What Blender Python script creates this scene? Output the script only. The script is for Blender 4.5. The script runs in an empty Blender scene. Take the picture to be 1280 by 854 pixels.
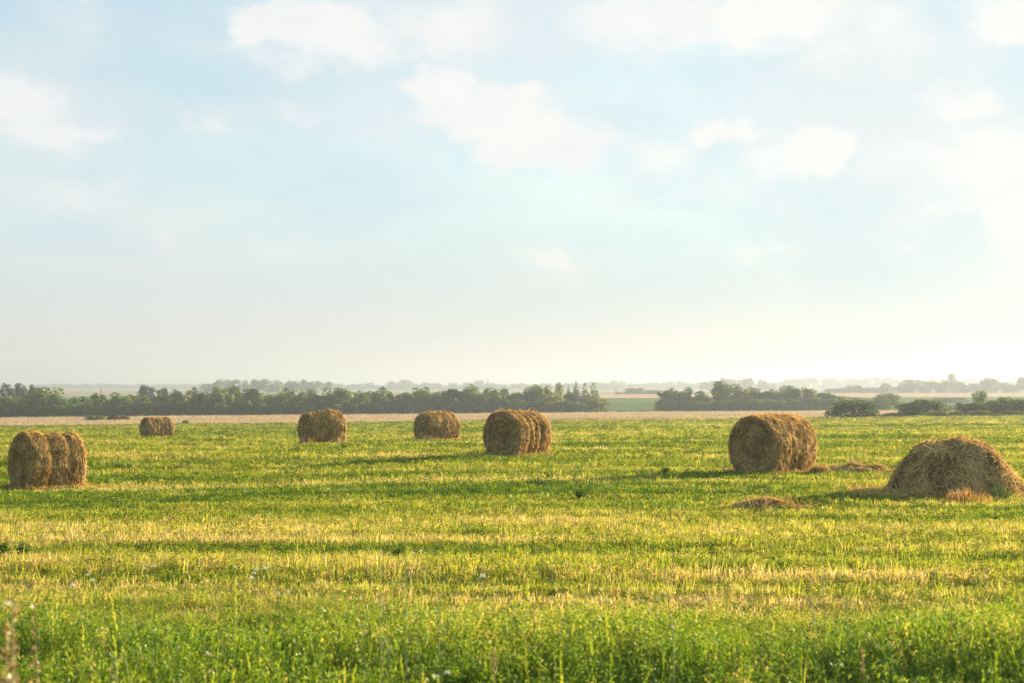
import bpy, math, random
import numpy as np
from mathutils import Vector, noise as mnoise
random.seed(7)
rng = np.random.default_rng(7)
R = math.radians
C = bpy.context.scene.collection
sc = bpy.context.scene

# ------------------------------------------------------------------ camera geometry
W0, F0, HZ, CZ = 1280, 2133.0, 478.0, 2.3
PITCH = math.atan((HZ - 427) / F0)
cp, sp = math.cos(PITCH), math.sin(PITCH)


def ray(px, py):
    u, v = (px - 640) / F0, (427 - py) / F0
    return u, cp - v * sp, sp + v * cp


def slope(px, py):
    x, y, z = ray(px, py)
    return x / y, z / y


def zat(py, Y, px=640):
    return CZ + Y * slope(px, py)[1]


def xat(px, Y, py=500):
    return Y * slope(px, py)[0]


# ------------------------------------------------------------------ numpy value noise
def _hash(ix, iy, s):
    h = (ix.astype(np.int64) * 374761393 + iy.astype(np.int64) * 668265263 + s * 974634777) & 0xffffffff
    h = ((h ^ (h >> 13)) * 1274126177) & 0xffffffff
    return ((h ^ (h >> 16)) & 0xffff) / 65535.0


def vn(x, y, s=0):
    x, y = np.asarray(x, float), np.asarray(y, float)
    ix, iy = np.floor(x), np.floor(y)
    fx, fy = x - ix, y - iy
    fx, fy = fx * fx * (3 - 2 * fx), fy * fy * (3 - 2 * fy)
    a, b = _hash(ix, iy, s), _hash(ix + 1, iy, s)
    c, d = _hash(ix, iy + 1, s), _hash(ix + 1, iy + 1, s)
    return (a * (1 - fx) + b * fx) * (1 - fy) + (c * (1 - fx) + d * fx) * fy


def fbm(x, y, s=0, o=3):
    t, a, n = 0, 1, 0
    for i in range(o):
        t = t + a * vn(x * 2 ** i, y * 2 ** i, s + i * 17)
        n += a
        a *= .5
    return t / n


# ------------------------------------------------------------------ terrain
BALES = [  # px centre, base py, distance, vertical and level diameter, length, turn, radius profile
    dict(dn=6, px=59, py=608, Y=42.5, D=1.42, Dh=1.40, L=1.38, a=47, n=6500,
         prof=[(-1, .98), (-.45, 1.02), (-.33, .92), (-.2, .96), (.3, .96), (.45, .925), (.62, .96), (1, .94)],
         label='straw bale with a thick front ring and deep groove, nearest the left edge'),
    dict(dn=2, px=196, py=547.5, Y=106, D=1.36, Dh=1.36, L=1.62, a=48, n=3000,
         prof=[(-1, .97), (-.5, 1), (-.42, .9), (-.2, .99), (-.08, .91), (.15, .99), (.27, .91), (.5, .98), (.62, .9), (.8, .97), (1, .95)],
         label='smallest and farthest straw bale, with four ring grooves, beside the dry grass strip'),
    dict(px=402, py=551.5, Y=71, D=1.42, Dh=1.42, L=1.52, a=50, n=4500,
         prof=[(-1, .90), (-.3, .93), (.0, .97), (.5, 1.03), (1, .97)],
         label='straw bale with a tousled top that rises to the right'),
    dict(px=545.5, py=547.5, Y=82, D=1.40, Dh=1.46, L=1.72, a=46, n=4000,
         prof=[(-1, .93), (-.4, 1), (-.25, .94), (.1, 1), (.5, .99), (.62, .95), (1, .95)],
         label='squat wide straw bale between the tousled bale and the ringed bale'),
    dict(px=648, py=567, Y=54, D=1.46, Dh=1.50, L=1.66, a=39, n=5500,
         prof=[(-1, 1), (-.5, 1.02), (-.38, .9), (-.12, .97), (.0, .88), (.2, .97), (.32, .88), (.55, .96), (1, .93)],
         label='ringed straw bale with a coiled round face, in the middle of the field'),
    dict(dn=6.5, px=967, py=588, Y=44.5, D=1.54, Dh=1.56, L=1.86, a=42, n=8000,
         prof=[(-1, .98), (-.42, 1.0), (-.30, .945), (-.12, .99), (.4, 1.0), (.55, .975), (.7, .985), (1, .94)],
         label='largest golden straw bale with one deep seam, beside the low hay heap and collapsed haystack'),
]
ZT = np.array([[-60, 0], [35, 0], [60, 0], [82, -.30], [106, -.95], [220, -2.75], [320, -4.0], [400, -4.95], [440, -5.0],
               [1150, -4.9], [1500, -6.5], [3000, -9.5], [7600, -6]])


def zbase(x, y):
    x, y = np.asarray(x, float), np.asarray(y, float)
    z = 0
    for k in (-.06, 0, .06):
        z = z + np.interp(y * (1 + k), ZT[:, 0], ZT[:, 1]) / 3
    t = np.clip(x / np.maximum(y, 30) / .3, -1.4, 1.4)
    w = np.clip((y - 55) / 170, 0, 1) * np.clip((1400 - y) / 700, 0, 1)
    z = z + t * w * .72
    z = z + .07 * (fbm(x * .06, y * .28, 3) - .5) * np.clip((160 - y) / 80, 0, 1)
    return z


BUMP = []
for b in BALES:
    b['x'] = xat(b['px'], b['Y'], b['py'])
    b['z'] = zat(b['py'] + b.get('dn', 4), b['Y'] - .75)
for b in BALES:
    b['res'] = b['z'] - float(zbase(b['x'], b['Y']))


def gz(x, y):
    z = zbase(x, y)
    for b in BALES:
        s = 5 + b['Y'] * .07
        z = z + b['res'] * np.exp(-(((x - b['x']) / s) ** 2 + ((y - b['Y']) / (s * 1.2)) ** 2))
    return z


def gzf(x, y):
    return float(gz(np.float64(x), np.float64(y)))


# ------------------------------------------------------------------ object helpers
def mesh_np(name, verts, faces_list, mat=None, attrs=None, smooth=False):
    """verts (n,3); faces_list: list of int arrays (m,k)"""
    me = bpy.data.meshes.new(name)
    v = np.asarray(verts, np.float32)
    me.vertices.add(len(v))
    me.vertices.foreach_set('co', v.ravel())
    fl = [np.asarray(f, np.int32) for f in faces_list if len(f)]
    tot = np.concatenate([np.full(len(f), f.shape[1], np.int32) for f in fl])
    idx = np.concatenate([f.ravel() for f in fl])
    me.loops.add(len(idx))
    me.loops.foreach_set('vertex_index', idx)
    me.polygons.add(len(tot))
    st = np.zeros(len(tot), np.int32)
    st[1:] = np.cumsum(tot)[:-1]
    me.polygons.foreach_set('loop_start', st)
    if smooth:
        me.polygons.foreach_set('use_smooth', np.ones(len(tot), bool))
    for k, a in (attrs or {}).items():
        at = me.attributes.new(k, 'FLOAT', 'POINT')
        at.data.foreach_set('value', np.asarray(a, np.float32))
    me.update(calc_edges=True)
    me.validate()
    if mat:
        me.materials.append(mat)
    return me


def obj(name, me, parent=None, loc=(0, 0, 0)):
    o = bpy.data.objects.new(name, me)
    C.objects.link(o)
    o.parent = parent
    o.location = loc
    return o


def tag(o, label=None, cat=None, group=None, kind=None):
    for k, v in (('label', label), ('category', cat), ('group', group), ('kind', kind)):
        if v:
            o[k] = v
    return o


class MB:
    """collects polygons, with one tone per piece"""
    def __init__(s):
        s.v, s.q, s.t, s.a, s.n = [], [], [], [], 0

    def add(s, v, q=(), t=(), tone=0.5):
        v = np.asarray(v, float)
        s.v.append(v)
        if len(q):
            s.q.append(np.asarray(q) + s.n)
        if len(t):
            s.t.append(np.asarray(t) + s.n)
        s.a.append(np.full(len(v), tone) if np.isscalar(tone) else np.asarray(tone, float))
        s.n += len(v)

    def tube(s, pts, rad, k=6, tone=.5):
        pts = [Vector(p) for p in pts]
        vs = []
        for i, p in enumerate(pts):
            d = (pts[min(i + 1, len(pts) - 1)] - pts[max(i - 1, 0)]).normalized()
            u = d.orthogonal().normalized()
            w = d.cross(u)
            for j in range(k):
                a = 2 * math.pi * j / k
                vs.append(p + (u * math.cos(a) + w * math.sin(a)) * rad[i])
        q = [(i * k + j, i * k + (j + 1) % k, (i + 1) * k + (j + 1) % k, (i + 1) * k + j)
             for i in range(len(pts) - 1) for j in range(k)]
        n = len(vs)
        vs.append(pts[-1])
        t = [((len(pts) - 1) * k + j, (len(pts) - 1) * k + (j + 1) % k, n) for j in range(k)]
        s.add([tuple(p) for p in vs], q, t, tone)

    def blade(s, base, tip, mid, width, tone=.5, ang=None):
        b, t, m = np.array(base, float), np.array(tip, float), np.array(mid, float)
        a = random.uniform(0, math.pi) if ang is None else ang
        side = np.array([math.cos(a), math.sin(a), 0]) * width / 2
        s.add([b - side, b + side, m - side * .8, m + side * .8, t], [(0, 1, 3, 2)], [(2, 3, 4)], tone)

    def leaf(s, c, d, n, ln, wd, tone=.5):
        c, d, n = Vector(c), Vector(d).normalized(), Vector(n)
        e = d.cross(n)
        e = e.normalized() if e.length > 1e-4 else d.orthogonal().normalized()
        m = c + d * ln * .55
        s.add([tuple(c), tuple(m - e * wd / 2), tuple(c + d * ln), tuple(m + e * wd / 2)], [(0, 1, 2, 3)], (), tone)

    def mesh(s, name, mat, smooth=False):
        return mesh_np(name, np.concatenate(s.v), [np.concatenate(s.q) if s.q else [], np.concatenate(s.t) if s.t else []],
                       mat, {'tone': np.concatenate(s.a)}, smooth)


# ------------------------------------------------------------------ materials
def new_mat(name):
    m = bpy.data.materials.new(name)
    m.use_nodes = True
    nt = m.node_tree
    nt.nodes.clear()
    return m, nt, nt.nodes, nt.links


def ramp_node(N, stops, interp='LINEAR'):
    r = N.new('ShaderNodeValToRGB')
    r.color_ramp.interpolation = interp
    e = r.color_ramp.elements
    while len(e) < len(stops):
        e.new(.5)
    for i, (p, c) in enumerate(stops):
        e[i].position = p
        e[i].color = (*c, 1)
    return r


def math_node(N, L, op, a, b=None, c=None):
    n = N.new('ShaderNodeMath')
    n.operation = op
    for i, v in enumerate((a, b, c)):
        if v is None:
            continue
        if isinstance(v, (int, float)):
            n.inputs[i].default_value = v
        else:
            L.new(v, n.inputs[i])
    return n.outputs[0]


def leafy(name, stops, trans=.45, tcol=(1.25, 1.2, .7), src='tone', instancer=None, rnd=.25, gloss=.04, geo=.25, jit=.0):
    """thin plant stuff: diffuse + translucent; colour from a per-piece tone, a per-instance value and a random"""
    m, nt, N, L = new_mat(name)
    at = N.new('ShaderNodeAttribute')
    at.attribute_name = 'tone'
    t = math_node(N, L, 'SUBTRACT', at.outputs['Fac'], .5)
    oi = N.new('ShaderNodeObjectInfo')
    r = math_node(N, L, 'MULTIPLY_ADD', oi.outputs['Random'], rnd, -rnd / 2)
    if instancer:
        ai = N.new('ShaderNodeAttribute')
        ai.attribute_type = 'INSTANCER'
        ai.attribute_name = instancer
        base = ai.outputs['Fac']
        t = math_node(N, L, 'MULTIPLY', t, geo)
        base = math_node(N, L, 'ADD', base, t)
    else:
        base = math_node(N, L, 'MULTIPLY_ADD', t, geo * 4, .5)
    fac = math_node(N, L, 'ADD', base, r)
    rp = ramp_node(N, stops)
    L.new(fac, rp.inputs[0])
    d = N.new('ShaderNodeBsdfDiffuse')
    L.new(rp.outputs[0], d.inputs['Color'])
    tr = N.new('ShaderNodeBsdfTranslucent')
    mu = N.new('ShaderNodeMix')
    mu.data_type = 'RGBA'
    mu.blend_type = 'MULTIPLY'
    mu.inputs[0].default_value = 1
    L.new(rp.outputs[0], mu.inputs[6])
    mu.inputs[7].default_value = (*tcol, 1)
    L.new(mu.outputs[2], tr.inputs['Color'])
    mx = N.new('ShaderNodeMixShader')
    mx.inputs[0].default_value = trans
    L.new(d.outputs[0], mx.inputs[1])
    L.new(tr.outputs[0], mx.inputs[2])
    out = N.new('ShaderNodeOutputMaterial')
    last = mx.outputs[0]
    if gloss:
        g = N.new('ShaderNodeBsdfGlossy')
        g.inputs['Roughness'].default_value = .45
        g.inputs['Color'].default_value = (.9, .95, .8, 1)
        m2 = N.new('ShaderNodeMixShader')
        m2.inputs[0].default_value = gloss
        L.new(last, m2.inputs[1])
        L.new(g.outputs[0], m2.inputs[2])
        last = m2.outputs[0]
    L.new(last, out.inputs['Surface'])
    return m


M_grass = leafy('grass_blades', [(0, (.05, .105, .010)), (.33, (.215, .262, .014)), (.58, (.38, .335, .05)), (.8, (.48, .35, .155)), (1, (.53, .39, .235))],
                .5, (1.3, 1.3, .72), instancer='dry', rnd=.22, geo=.5, gloss=.02)
M_pale = leafy('dry_meadow_grass', [(0, (.10, .12, .04)), (.4, (.26, .20, .10)), (1, (.46, .36, .23))], .4, (1.05, .97, .85), instancer='dry', rnd=.2, geo=.4, gloss=0)
M_luc = leafy('meadow_leaves', [(0, (.035, .085, .010)), (.45, (.125, .20, .018)), (.8, (.27, .32, .035)), (1, (.46, .35, .14))],
              .45, (1.45, 1.4, .6), instancer='dry', rnd=.2, geo=.7, gloss=.02)
M_weed = leafy('weed_leaves', [(0, (.03, .075, .012)), (.5, (.075, .15, .02)), (1, (.17, .24, .04))], .4, (1.2, 1.25, .6), rnd=.2, geo=.25)
M_dryweed = leafy('dry_stalks', [(0, (.14, .085, .03)), (.5, (.32, .22, .09)), (1, (.48, .37, .18))], .35, (1.1, .9, .6), rnd=.2, geo=.25)
M_palestalk = leafy('pale_stalks', [(0, (.13, .15, .05)), (.5, (.26, .29, .11)), (1, (.42, .42, .2))], .4, (1.1, 1.1, .7), rnd=.2, geo=.25)
M_orange = leafy('orange_stalks', [(0, (.22, .12, .045)), (.5, (.42, .26, .10)), (1, (.55, .39, .18))], .45, (1.2, .95, .5), rnd=.2, geo=.25)
M_petal = leafy('white_petals', [(0, (.6, .58, .5)), (.5, (.78, .76, .7)), (1, (.82, .8, .76))], .4, (1, 1, 1), rnd=.1, geo=.25, gloss=0)
M_straw = leafy('straw', [(0, (.06, .034, .013)), (.3, (.25, .16, .055)), (.6, (.52, .375, .15)), (1, (.70, .55, .30))],
                .35, (1.3, 1.0, .55), rnd=.06, geo=.25, gloss=.008)


def bark(name, a, b):
    m, nt, N, L = new_mat(name)
    n = N.new('ShaderNodeTexNoise')
    n.inputs['Scale'].default_value = 9
    n.inputs['Detail'].default_value = 5
    rp = ramp_node(N, [(.3, a), (.7, b)])
    L.new(n.outputs['Fac'], rp.inputs[0])
    p = N.new('ShaderNodeBsdfPrincipled')
    p.inputs['Roughness'].default_value = .9
    L.new(rp.outputs[0], p.inputs['Base Color'])
    o = N.new('ShaderNodeOutputMaterial')
    L.new(p.outputs[0], o.inputs['Surface'])
    return m


M_bark = bark('bark', (.06, .045, .03), (.16, .12, .085))
M_body = bark('packed_hay', (.14, .095, .042), (.34, .235, .105))
M_pole = bark('weathered_wood', (.12, .10, .08), (.25, .22, .18))

FOL = {
    'dark': leafy('foliage_dark', [(0, (.026, .055, .012)), (.5, (.058, .10, .018)), (1, (.11, .155, .024))], .45, (1.4, 1.4, .6), rnd=.15, geo=.25, gloss=.02),
    'mid': leafy('foliage_green', [(0, (.034, .068, .012)), (.5, (.080, .125, .018)), (1, (.15, .19, .024))], .48, (1.5, 1.45, .6), rnd=.18, geo=.25, gloss=.02),
    'olive': leafy('foliage_olive', [(0, (.05, .072, .014)), (.5, (.115, .145, .022)), (1, (.19, .22, .032))], .5, (1.5, 1.4, .6), rnd=.15, geo=.25, gloss=.02),
    'blue': leafy('foliage_bluish', [(0, (.02, .042, .025)), (.5, (.034, .065, .036)), (1, (.055, .09, .045))], .25, (1, 1.1, .8), rnd=.1, geo=.25, gloss=.02),
    'rust': leafy('foliage_rust', [(0, (.06, .04, .02)), (.5, (.12, .075, .035)), (1, (.18, .12, .05))], .3, (1.1, 1, .7), rnd=.1, geo=.25, gloss=.02),
}


def ground_mat(name, stops, scale=(.05, .4), s2=6.0, mixw=.5):
    m, nt, N, L = new_mat(name)
    tc = N.new('ShaderNodeNewGeometry')
    mp = N.new('ShaderNodeMapping')
    mp.inputs['Scale'].default_value = (scale[0], scale[1], 1)
    mp.inputs['Rotation'].default_value = (0, 0, R(4))
    L.new(tc.outputs['Position'], mp.inputs['Vector'])
    n1 = N.new('ShaderNodeTexNoise')
    n1.inputs['Scale'].default_value = 1
    n1.inputs['Detail'].default_value = 5
    L.new(mp.outputs[0], n1.inputs['Vector'])
    n2 = N.new('ShaderNodeTexNoise')
    n2.inputs['Scale'].default_value = s2
    n2.inputs['Detail'].default_value = 6
    L.new(tc.outputs['Position'], n2.inputs['Vector'])
    a = math_node(N, L, 'MULTIPLY', n2.outputs['Fac'], mixw)
    f = math_node(N, L, 'MULTIPLY_ADD', n1.outputs['Fac'], 1 - mixw, a)
    rp = ramp_node(N, stops)
    L.new(f, rp.inputs[0])
    p = N.new('ShaderNodeBsdfDiffuse')
    L.new(rp.outputs[0], p.inputs['Color'])
    o = N.new('ShaderNodeOutputMaterial')
    L.new(p.outputs[0], o.inputs['Surface'])
    return m


G_field = ground_mat('mown_field', [(.3, (.055, .085, .014)), (.5, (.13, .15, .025)), (.62, (.22, .17, .06)), (.75, (.16, .15, .04))], (.05, .45))
G_dry = ground_mat('dry_grass_ground', [(.3, (.25, .19, .10)), (.5, (.36, .27, .16)), (.7, (.44, .34, .21))], (.02, .06), .5)
G_meadow = ground_mat('green_meadow', [(.3, (.06, .095, .03)), (.5, (.09, .13, .045)), (.7, (.13, .16, .06))], (.004, .02), .05)
G_ripe = ground_mat('ripe_grain', [(.3, (.34, .22, .11)), (.5, (.42, .28, .15)), (.7, (.48, .33, .19))], (.003, .01), .05)
G_far = ground_mat('far_fields', [(.3, (.12, .15, .07)), (.45, (.20, .20, .10)), (.55, (.32, .28, .18)), (.7, (.16, .18, .08))], (.0008, .004), .01, .25)  # far fields, with the paleness of low mist put into their colour

# ------------------------------------------------------------------ ground: one sheet
ys = list(np.arange(-60, 8, 4.0)) + list(np.arange(8, 40, .8))
y = 40.0
while y < 7600:
    ys.append(y)
    y *= 1.022
for yb in (220, 405, 640, 770, 1060):
    ys.append(float(yb))
ys = np.array(sorted(set(ys)))
xs = np.linspace(-1, 1, 181)
xs = np.sign(xs) * (np.abs(xs) ** 1.25)
GY, GXn = np.meshgrid(ys, xs, indexing='ij')
GX = GXn * (np.maximum(GY, 0) * .85 + 70)
GZ = gz(GX, GY)
nr, ncl = GX.shape
I = np.arange(nr * ncl).reshape(nr, ncl)
q = np.stack([I[:-1, :-1], I[:-1, 1:], I[1:, 1:], I[1:, :-1]], -1).reshape(-1, 4)
me = mesh_np('ground', np.stack([GX, GY, GZ], -1).reshape(-1, 3), [q], G_field, smooth=True)
for m in (G_dry, G_meadow, G_ripe, G_far):
    me.materials.append(m)
fy = (GY[:-1, :-1] + GY[1:, 1:]) / 2
fx = (GX[:-1, :-1] + GX[1:, 1:]) / 2
zi = np.digitize(fy, [220, 405, 770, 1060])
zi = np.where((zi == 3) & (fx / fy < .02), 4, zi)  # left part takes the mist-paled far colour in place of ripe grain
me.polygons.foreach_set('material_index', zi.reshape(-1).astype(np.int32))
tag(obj('ground', me), kind='structure')


# ------------------------------------------------------------------ scatter with geometry nodes (only for uncountable stuff)
def proto_collection(name, meshes):
    col = bpy.data.collections.new(name)
    for i, m in enumerate(meshes):
        o = bpy.data.objects.new('%s_%02d' % (name, i), m)
        col.objects.link(o)
    return col


def scatter(name, pts, rots, scl, idx, dry, col, kind='stuff'):
    me = bpy.data.meshes.new(name)
    n = len(pts)
    me.vertices.add(n)
    me.vertices.foreach_set('co', np.asarray(pts, np.float32).ravel())
    for k, a, ty in (('rot', rots, 'FLOAT_VECTOR'), ('scl', scl, 'FLOAT_VECTOR')):
        at = me.attributes.new(k, ty, 'POINT')
        at.data.foreach_set('vector', np.asarray(a, np.float32).ravel())
    at = me.attributes.new('idx', 'INT', 'POINT')
    at.data.foreach_set('value', np.asarray(idx, np.int32))
    at = me.attributes.new('dry', 'FLOAT', 'POINT')
    at.data.foreach_set('value', np.asarray(dry, np.float32))
    me.update()
    o = obj(name, me)
    g = bpy.data.node_groups.new(name + '_scatter', 'GeometryNodeTree')
    g.interface.new_socket('Geometry', in_out='INPUT', socket_type='NodeSocketGeometry')
    g.interface.new_socket('Geometry', in_out='OUTPUT', socket_type='NodeSocketGeometry')
    N, L = g.nodes, g.links
    gi, go = N.new('NodeGroupInput'), N.new('NodeGroupOutput')
    ci = N.new('GeometryNodeCollectionInfo')
    ci.inputs['Collection'].default_value = col
    ci.inputs['Separate Children'].default_value = True
    ci.inputs['Reset Children'].default_value = True
    ip = N.new('GeometryNodeInstanceOnPoints')
    ip.inputs['Pick Instance'].default_value = True

    def na(nm, ty):
        a = N.new('GeometryNodeInputNamedAttribute')
        a.data_type = ty
        a.inputs['Name'].default_value = nm
        return a.outputs['Attribute']
    L.new(gi.outputs[0], ip.inputs['Points'])
    L.new(ci.outputs[0], ip.inputs['Instance'])
    L.new(na('idx', 'INT'), ip.inputs['Instance Index'])
    e2r = N.new('FunctionNodeEulerToRotation')
    L.new(na('rot', 'FLOAT_VECTOR'), e2r.inputs[0])
    L.new(e2r.outputs[0], ip.inputs['Rotation'])
    L.new(na('scl', 'FLOAT_VECTOR'), ip.inputs['Scale'])
    L.new(ip.outputs[0], go.inputs[0])
    md = o.modifiers.new('scatter', 'NODES')
    md.node_group = g
    tag(o, kind=kind)
    return o


def sample_field(n, y0, y1, dens, halfw):
    """n points in the viewed wedge, density dens(y) per area"""
    yy = np.linspace(y0, y1, 4000)
    pdf = dens(yy) * halfw(yy) * 2
    cdf = np.cumsum(pdf)
    cdf /= cdf[-1]
    y = np.interp(rng.random(n), cdf, yy)
    x = (rng.random(n) * 2 - 1) * halfw(y)
    return x, y


# --- tuft shapes
def tuft(nb, rad, h0, h1, wd, lean, mat=None):
    b = MB()
    for i in range(nb):
        a, r = random.uniform(0, 6.283), rad * math.sqrt(random.random())
        x, y = r * math.cos(a), r * math.sin(a)
        h = random.uniform(h0, h1)
        la, ll = random.uniform(0, 6.283), h * random.uniform(.1, lean)
        dx, dy = math.cos(la) * ll, math.sin(la) * ll
        b.blade((x, y, -.02), (x + dx, y + dy, h), (x + dx * .35, y + dy * .35, h * .6), wd * random.uniform(.7, 1.4), random.random())
    return b.mesh('tuft', mat or M_grass)


def leafy_tuft(ns, rad, h0, h1, mat=None):
    b = MB()
    for i in range(ns):
        a, r = random.uniform(0, 6.283), rad * math.sqrt(random.random())
        x, y = r * math.cos(a), r * math.sin(a)
        h = random.uniform(h0, h1)
        tone = random.random()
        for k in range(9):
            z = h * random.uniform(.15, 1)
            aa = random.uniform(0, 6.283)
            b.leaf((x, y, z), (math.cos(aa), math.sin(aa), random.uniform(-.1, .7)), (random.gauss(0, .4), random.gauss(0, .4), 1),
                   random.uniform(.025, .05), random.uniform(.012, .022), min(1, max(0, tone + random.uniform(-.25, .25))))
    return b.mesh('leafy_tuft', mat or M_grass)


tufts = [tuft(15, .11, .04, .11, .010, .8) for _ in range(4)] + [tuft(13, .10, .05, .13, .008, .45) for _ in range(3)] + \
        [leafy_tuft(6, .12, .05, .14) for _ in range(3)] + [tuft(10, .07, .10, .22, .007, .6) for _ in range(2)]
COL_T = proto_collection('tuft_kinds', tufts)
COL_P = proto_collection('pale_kinds', [tuft(13, .10, .05, .13, .008, .45, M_pale) for _ in range(3)])


def dryness(x, y):
    yr = y + x * .05
    n1 = fbm(x * .055 + 9, yr * .62, 1)          # long windrow bands
    n2 = fbm(x * .3, yr * .9, 5)
    n3 = fbm(x * .02 + 3, yr * .06, 8)
    d = .46 + 1.0 * (n1 - .5) + .75 * (n2 - .5) + .4 * (n3 - .5)
    d = d + .13 * np.exp(-((y - 25) / 4.5) ** 2) + .10 * np.exp(-((y - 18.5) / 1.6) ** 2)
    d = d - .055 * np.clip((y - 29) / 8, 0, 1)
    return d


NT = 120000
x, y = sample_field(NT, 15.5, 221, lambda v: np.where(v < 30, 1.0, (30 / v) ** 2), lambda v: v * .33 + 2.5)
keep = np.ones(NT, bool)
for b in BALES:
    ca, sa = math.cos(R(90 - b['a'])), math.sin(R(90 - b['a']))
    lx, ly = (x - b['x']) * ca + (y - b['Y']) * sa, -(x - b['x']) * sa + (y - b['Y']) * ca
    keep &= ~((np.abs(lx) < b['L'] / 2 - .02) & (np.abs(ly) < b['Dh'] * .42))
MX, MY = xat(1187, 35.3, 610), 35.3                                  # the collapsed haystack
keep &= ~((((x - MX) / 1.3) ** 2 + ((y - MY) / .9) ** 2) < 1)
x, y = x[keep], y[keep]
n = len(x)
d = dryness(x, y) + rng.normal(0, .10, n)
band = fbm(x * .09 + 2, (y + x * .05) * .75, 11)
ridge = np.clip((fbm(x * .07 + 7, (y + x * .06) * 1.5, 61) - .53) * 5, 0, 1)
hs = np.clip(.30 + .85 * band + .65 * ridge + rng.normal(0, .1, n), .35, 2.0)
d = d - .13 * ridge + .12 * (band - .5)
lat = np.maximum(1, y / 30) ** .85
vert = np.maximum(1, y / 40) ** .2
idx = np.where(rng.random(n) < np.clip((d - .25) * 1.2, .06, .85), rng.integers(4, 7, n),
               np.where(rng.random(n) < .35, rng.integers(7, 10, n), rng.integers(0, 4, n)))
idx = np.where(rng.random(n) < .03, rng.integers(10, 12, n), idx)
sv = rng.uniform(.75, 1.3, n)
pts = np.stack([x, y, gz(x, y)], -1)
rot = np.stack([rng.normal(0, .08, n), rng.normal(0, .08, n), rng.random(n) * 6.283], -1)
scl = np.stack([sv * lat, sv * lat, sv * hs * vert], -1)
scatter('grass', pts, rot, scl, idx, np.clip(d, 0, 1), COL_T)


# --- tall leafy meadow strip nearest the camera
def stem_plant(h, leafs, spread, grassy=0.2, head=False):
    b = MB()
    ns = random.randint(2, 4)
    for s in range(ns):
        bx, by = random.gauss(0, spread * .3), random.gauss(0, spread * .3)
        la = random.uniform(0, 6.283)
        ln = random.uniform(.02, .2) * h
        hh = h * random.uniform(.7, 1.1)
        tp = (bx + math.cos(la) * ln, by + math.sin(la) * ln, hh)
        b.blade((bx, by, -.03), tp, ((bx + tp[0]) / 2, (by + tp[1]) / 2, hh * .5), .005, .45)
        st = random.uniform(.3, .7)
        for k in range(leafs):
            t = random.uniform(.12, 1) ** .8
            px, py, pz = bx + (tp[0] - bx) * t, by + (tp[1] - by) * t, hh * t
            a = random.uniform(0, 6.283)
            off = random.uniform(.005, .05) * (1.2 - t * .6)
            c = (px + math.cos(a) * off, py + math.sin(a) * off, pz + random.uniform(-.01, .02))
            for j in (-.7, 0, .7):
                b.leaf(c, (math.cos(a + j), math.sin(a + j), random.uniform(-.1, 1.3)), (random.gauss(0, .6), random.gauss(0, .6), 1),
                       random.uniform(.018, .034), random.uniform(.008, .0135), min(1, max(0, st + random.uniform(-.4, .45))))
    for k in range(int(grassy * 20)):
        bx, by = random.gauss(0, spread * .5), random.gauss(0, spread * .5)
        la, hh = random.uniform(0, 6.283), h * random.uniform(.5, 1.15)
        ln = hh * random.uniform(.1, .55)
        b.blade((bx, by, -.03), (bx + math.cos(la) * ln, by + math.sin(la) * ln, hh),
                (bx + math.cos(la) * ln * .3, by + math.sin(la) * ln * .3, hh * .6), .006, random.random())
    if head:
        for k in range(26):
            a, t = random.uniform(0, 6.283), random.random()
            b.leaf((0, 0, h * (1 + t * .3)), (math.cos(a) * .5, math.sin(a) * .5, 1), (1, 0, 0), .022, .006, .9)
        b.blade((0, 0, 0), (0, 0, h * 1.3), (.01, 0, h * .7), .004, .8)
    return b.mesh('meadow_plant', M_luc)


mead = [stem_plant(random.uniform(.26, .36), 20, .12, .25) for _ in range(6)] + [stem_plant(.3, 5, .12, .9) for _ in range(3)] + \
       [stem_plant(.40, 8, .1, .3, True) for _ in range(2)]
COL_M = proto_collection('meadow_kinds', mead)
NM = 15000
x, y = sample_field(NM, 8.5, 20.5, lambda v: np.clip((19.6 - v) / 5.0, .04, 1) ** 1.2, lambda v: v * .33 + 2.0)
n = len(x)
hn = fbm(x * .45, y * .55, 21)
edge = np.clip((18.2 - y + 7 * (fbm(x * .35, y * .35, 31) - .5)) / 4.2, .22, 1)
hs = (.30 + 1.25 * hn) * edge * rng.uniform(.75, 1.25, n)
p = rng.random(n)
idx = np.where(p < .60, rng.integers(0, 6, n), np.where(p < .97, rng.integers(6, 9, n), rng.integers(9, 11, n)))
d = .49 + .6 * (fbm(x * .5 + 4, y * .6, 41) - .5) + rng.normal(0, .09, n) + .25 * np.clip((y - 14.5) / 3, 0, 1)
d = np.where(rng.random(n) < .03, .95, d)
sv = rng.uniform(.8, 1.2, n)
scatter('meadow_plants', np.stack([x, y, gz(x, y)], -1),
        np.stack([rng.normal(0, .12, n), rng.normal(0, .12, n), rng.random(n) * 6.283], -1),
        np.stack([sv, sv, sv * hs * 1.15], -1), idx, np.clip(d, 0, 1), COL_M)

# --- dry grass strip beyond the mown field
n = 9000
x, y = sample_field(n, 219, 405, lambda v: (220 / v) ** 2, lambda v: v * .33 + 5)
yo = fbm(x * .03, y * .05, 51)
scatter('dry_grass', np.stack([x, y, gz(x, y)], -1), np.stack([np.zeros(n), np.zeros(n), rng.random(n) * 6.283], -1),
        np.stack([rng.uniform(7, 12, n), rng.uniform(7, 12, n), rng.uniform(1.1, 2.3, n) * (.5 + yo)], -1),
        rng.integers(0, 3, n), np.clip(.9 + rng.normal(0, .12, n) - .45 * (yo < .36), .3, 1), COL_P)


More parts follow.
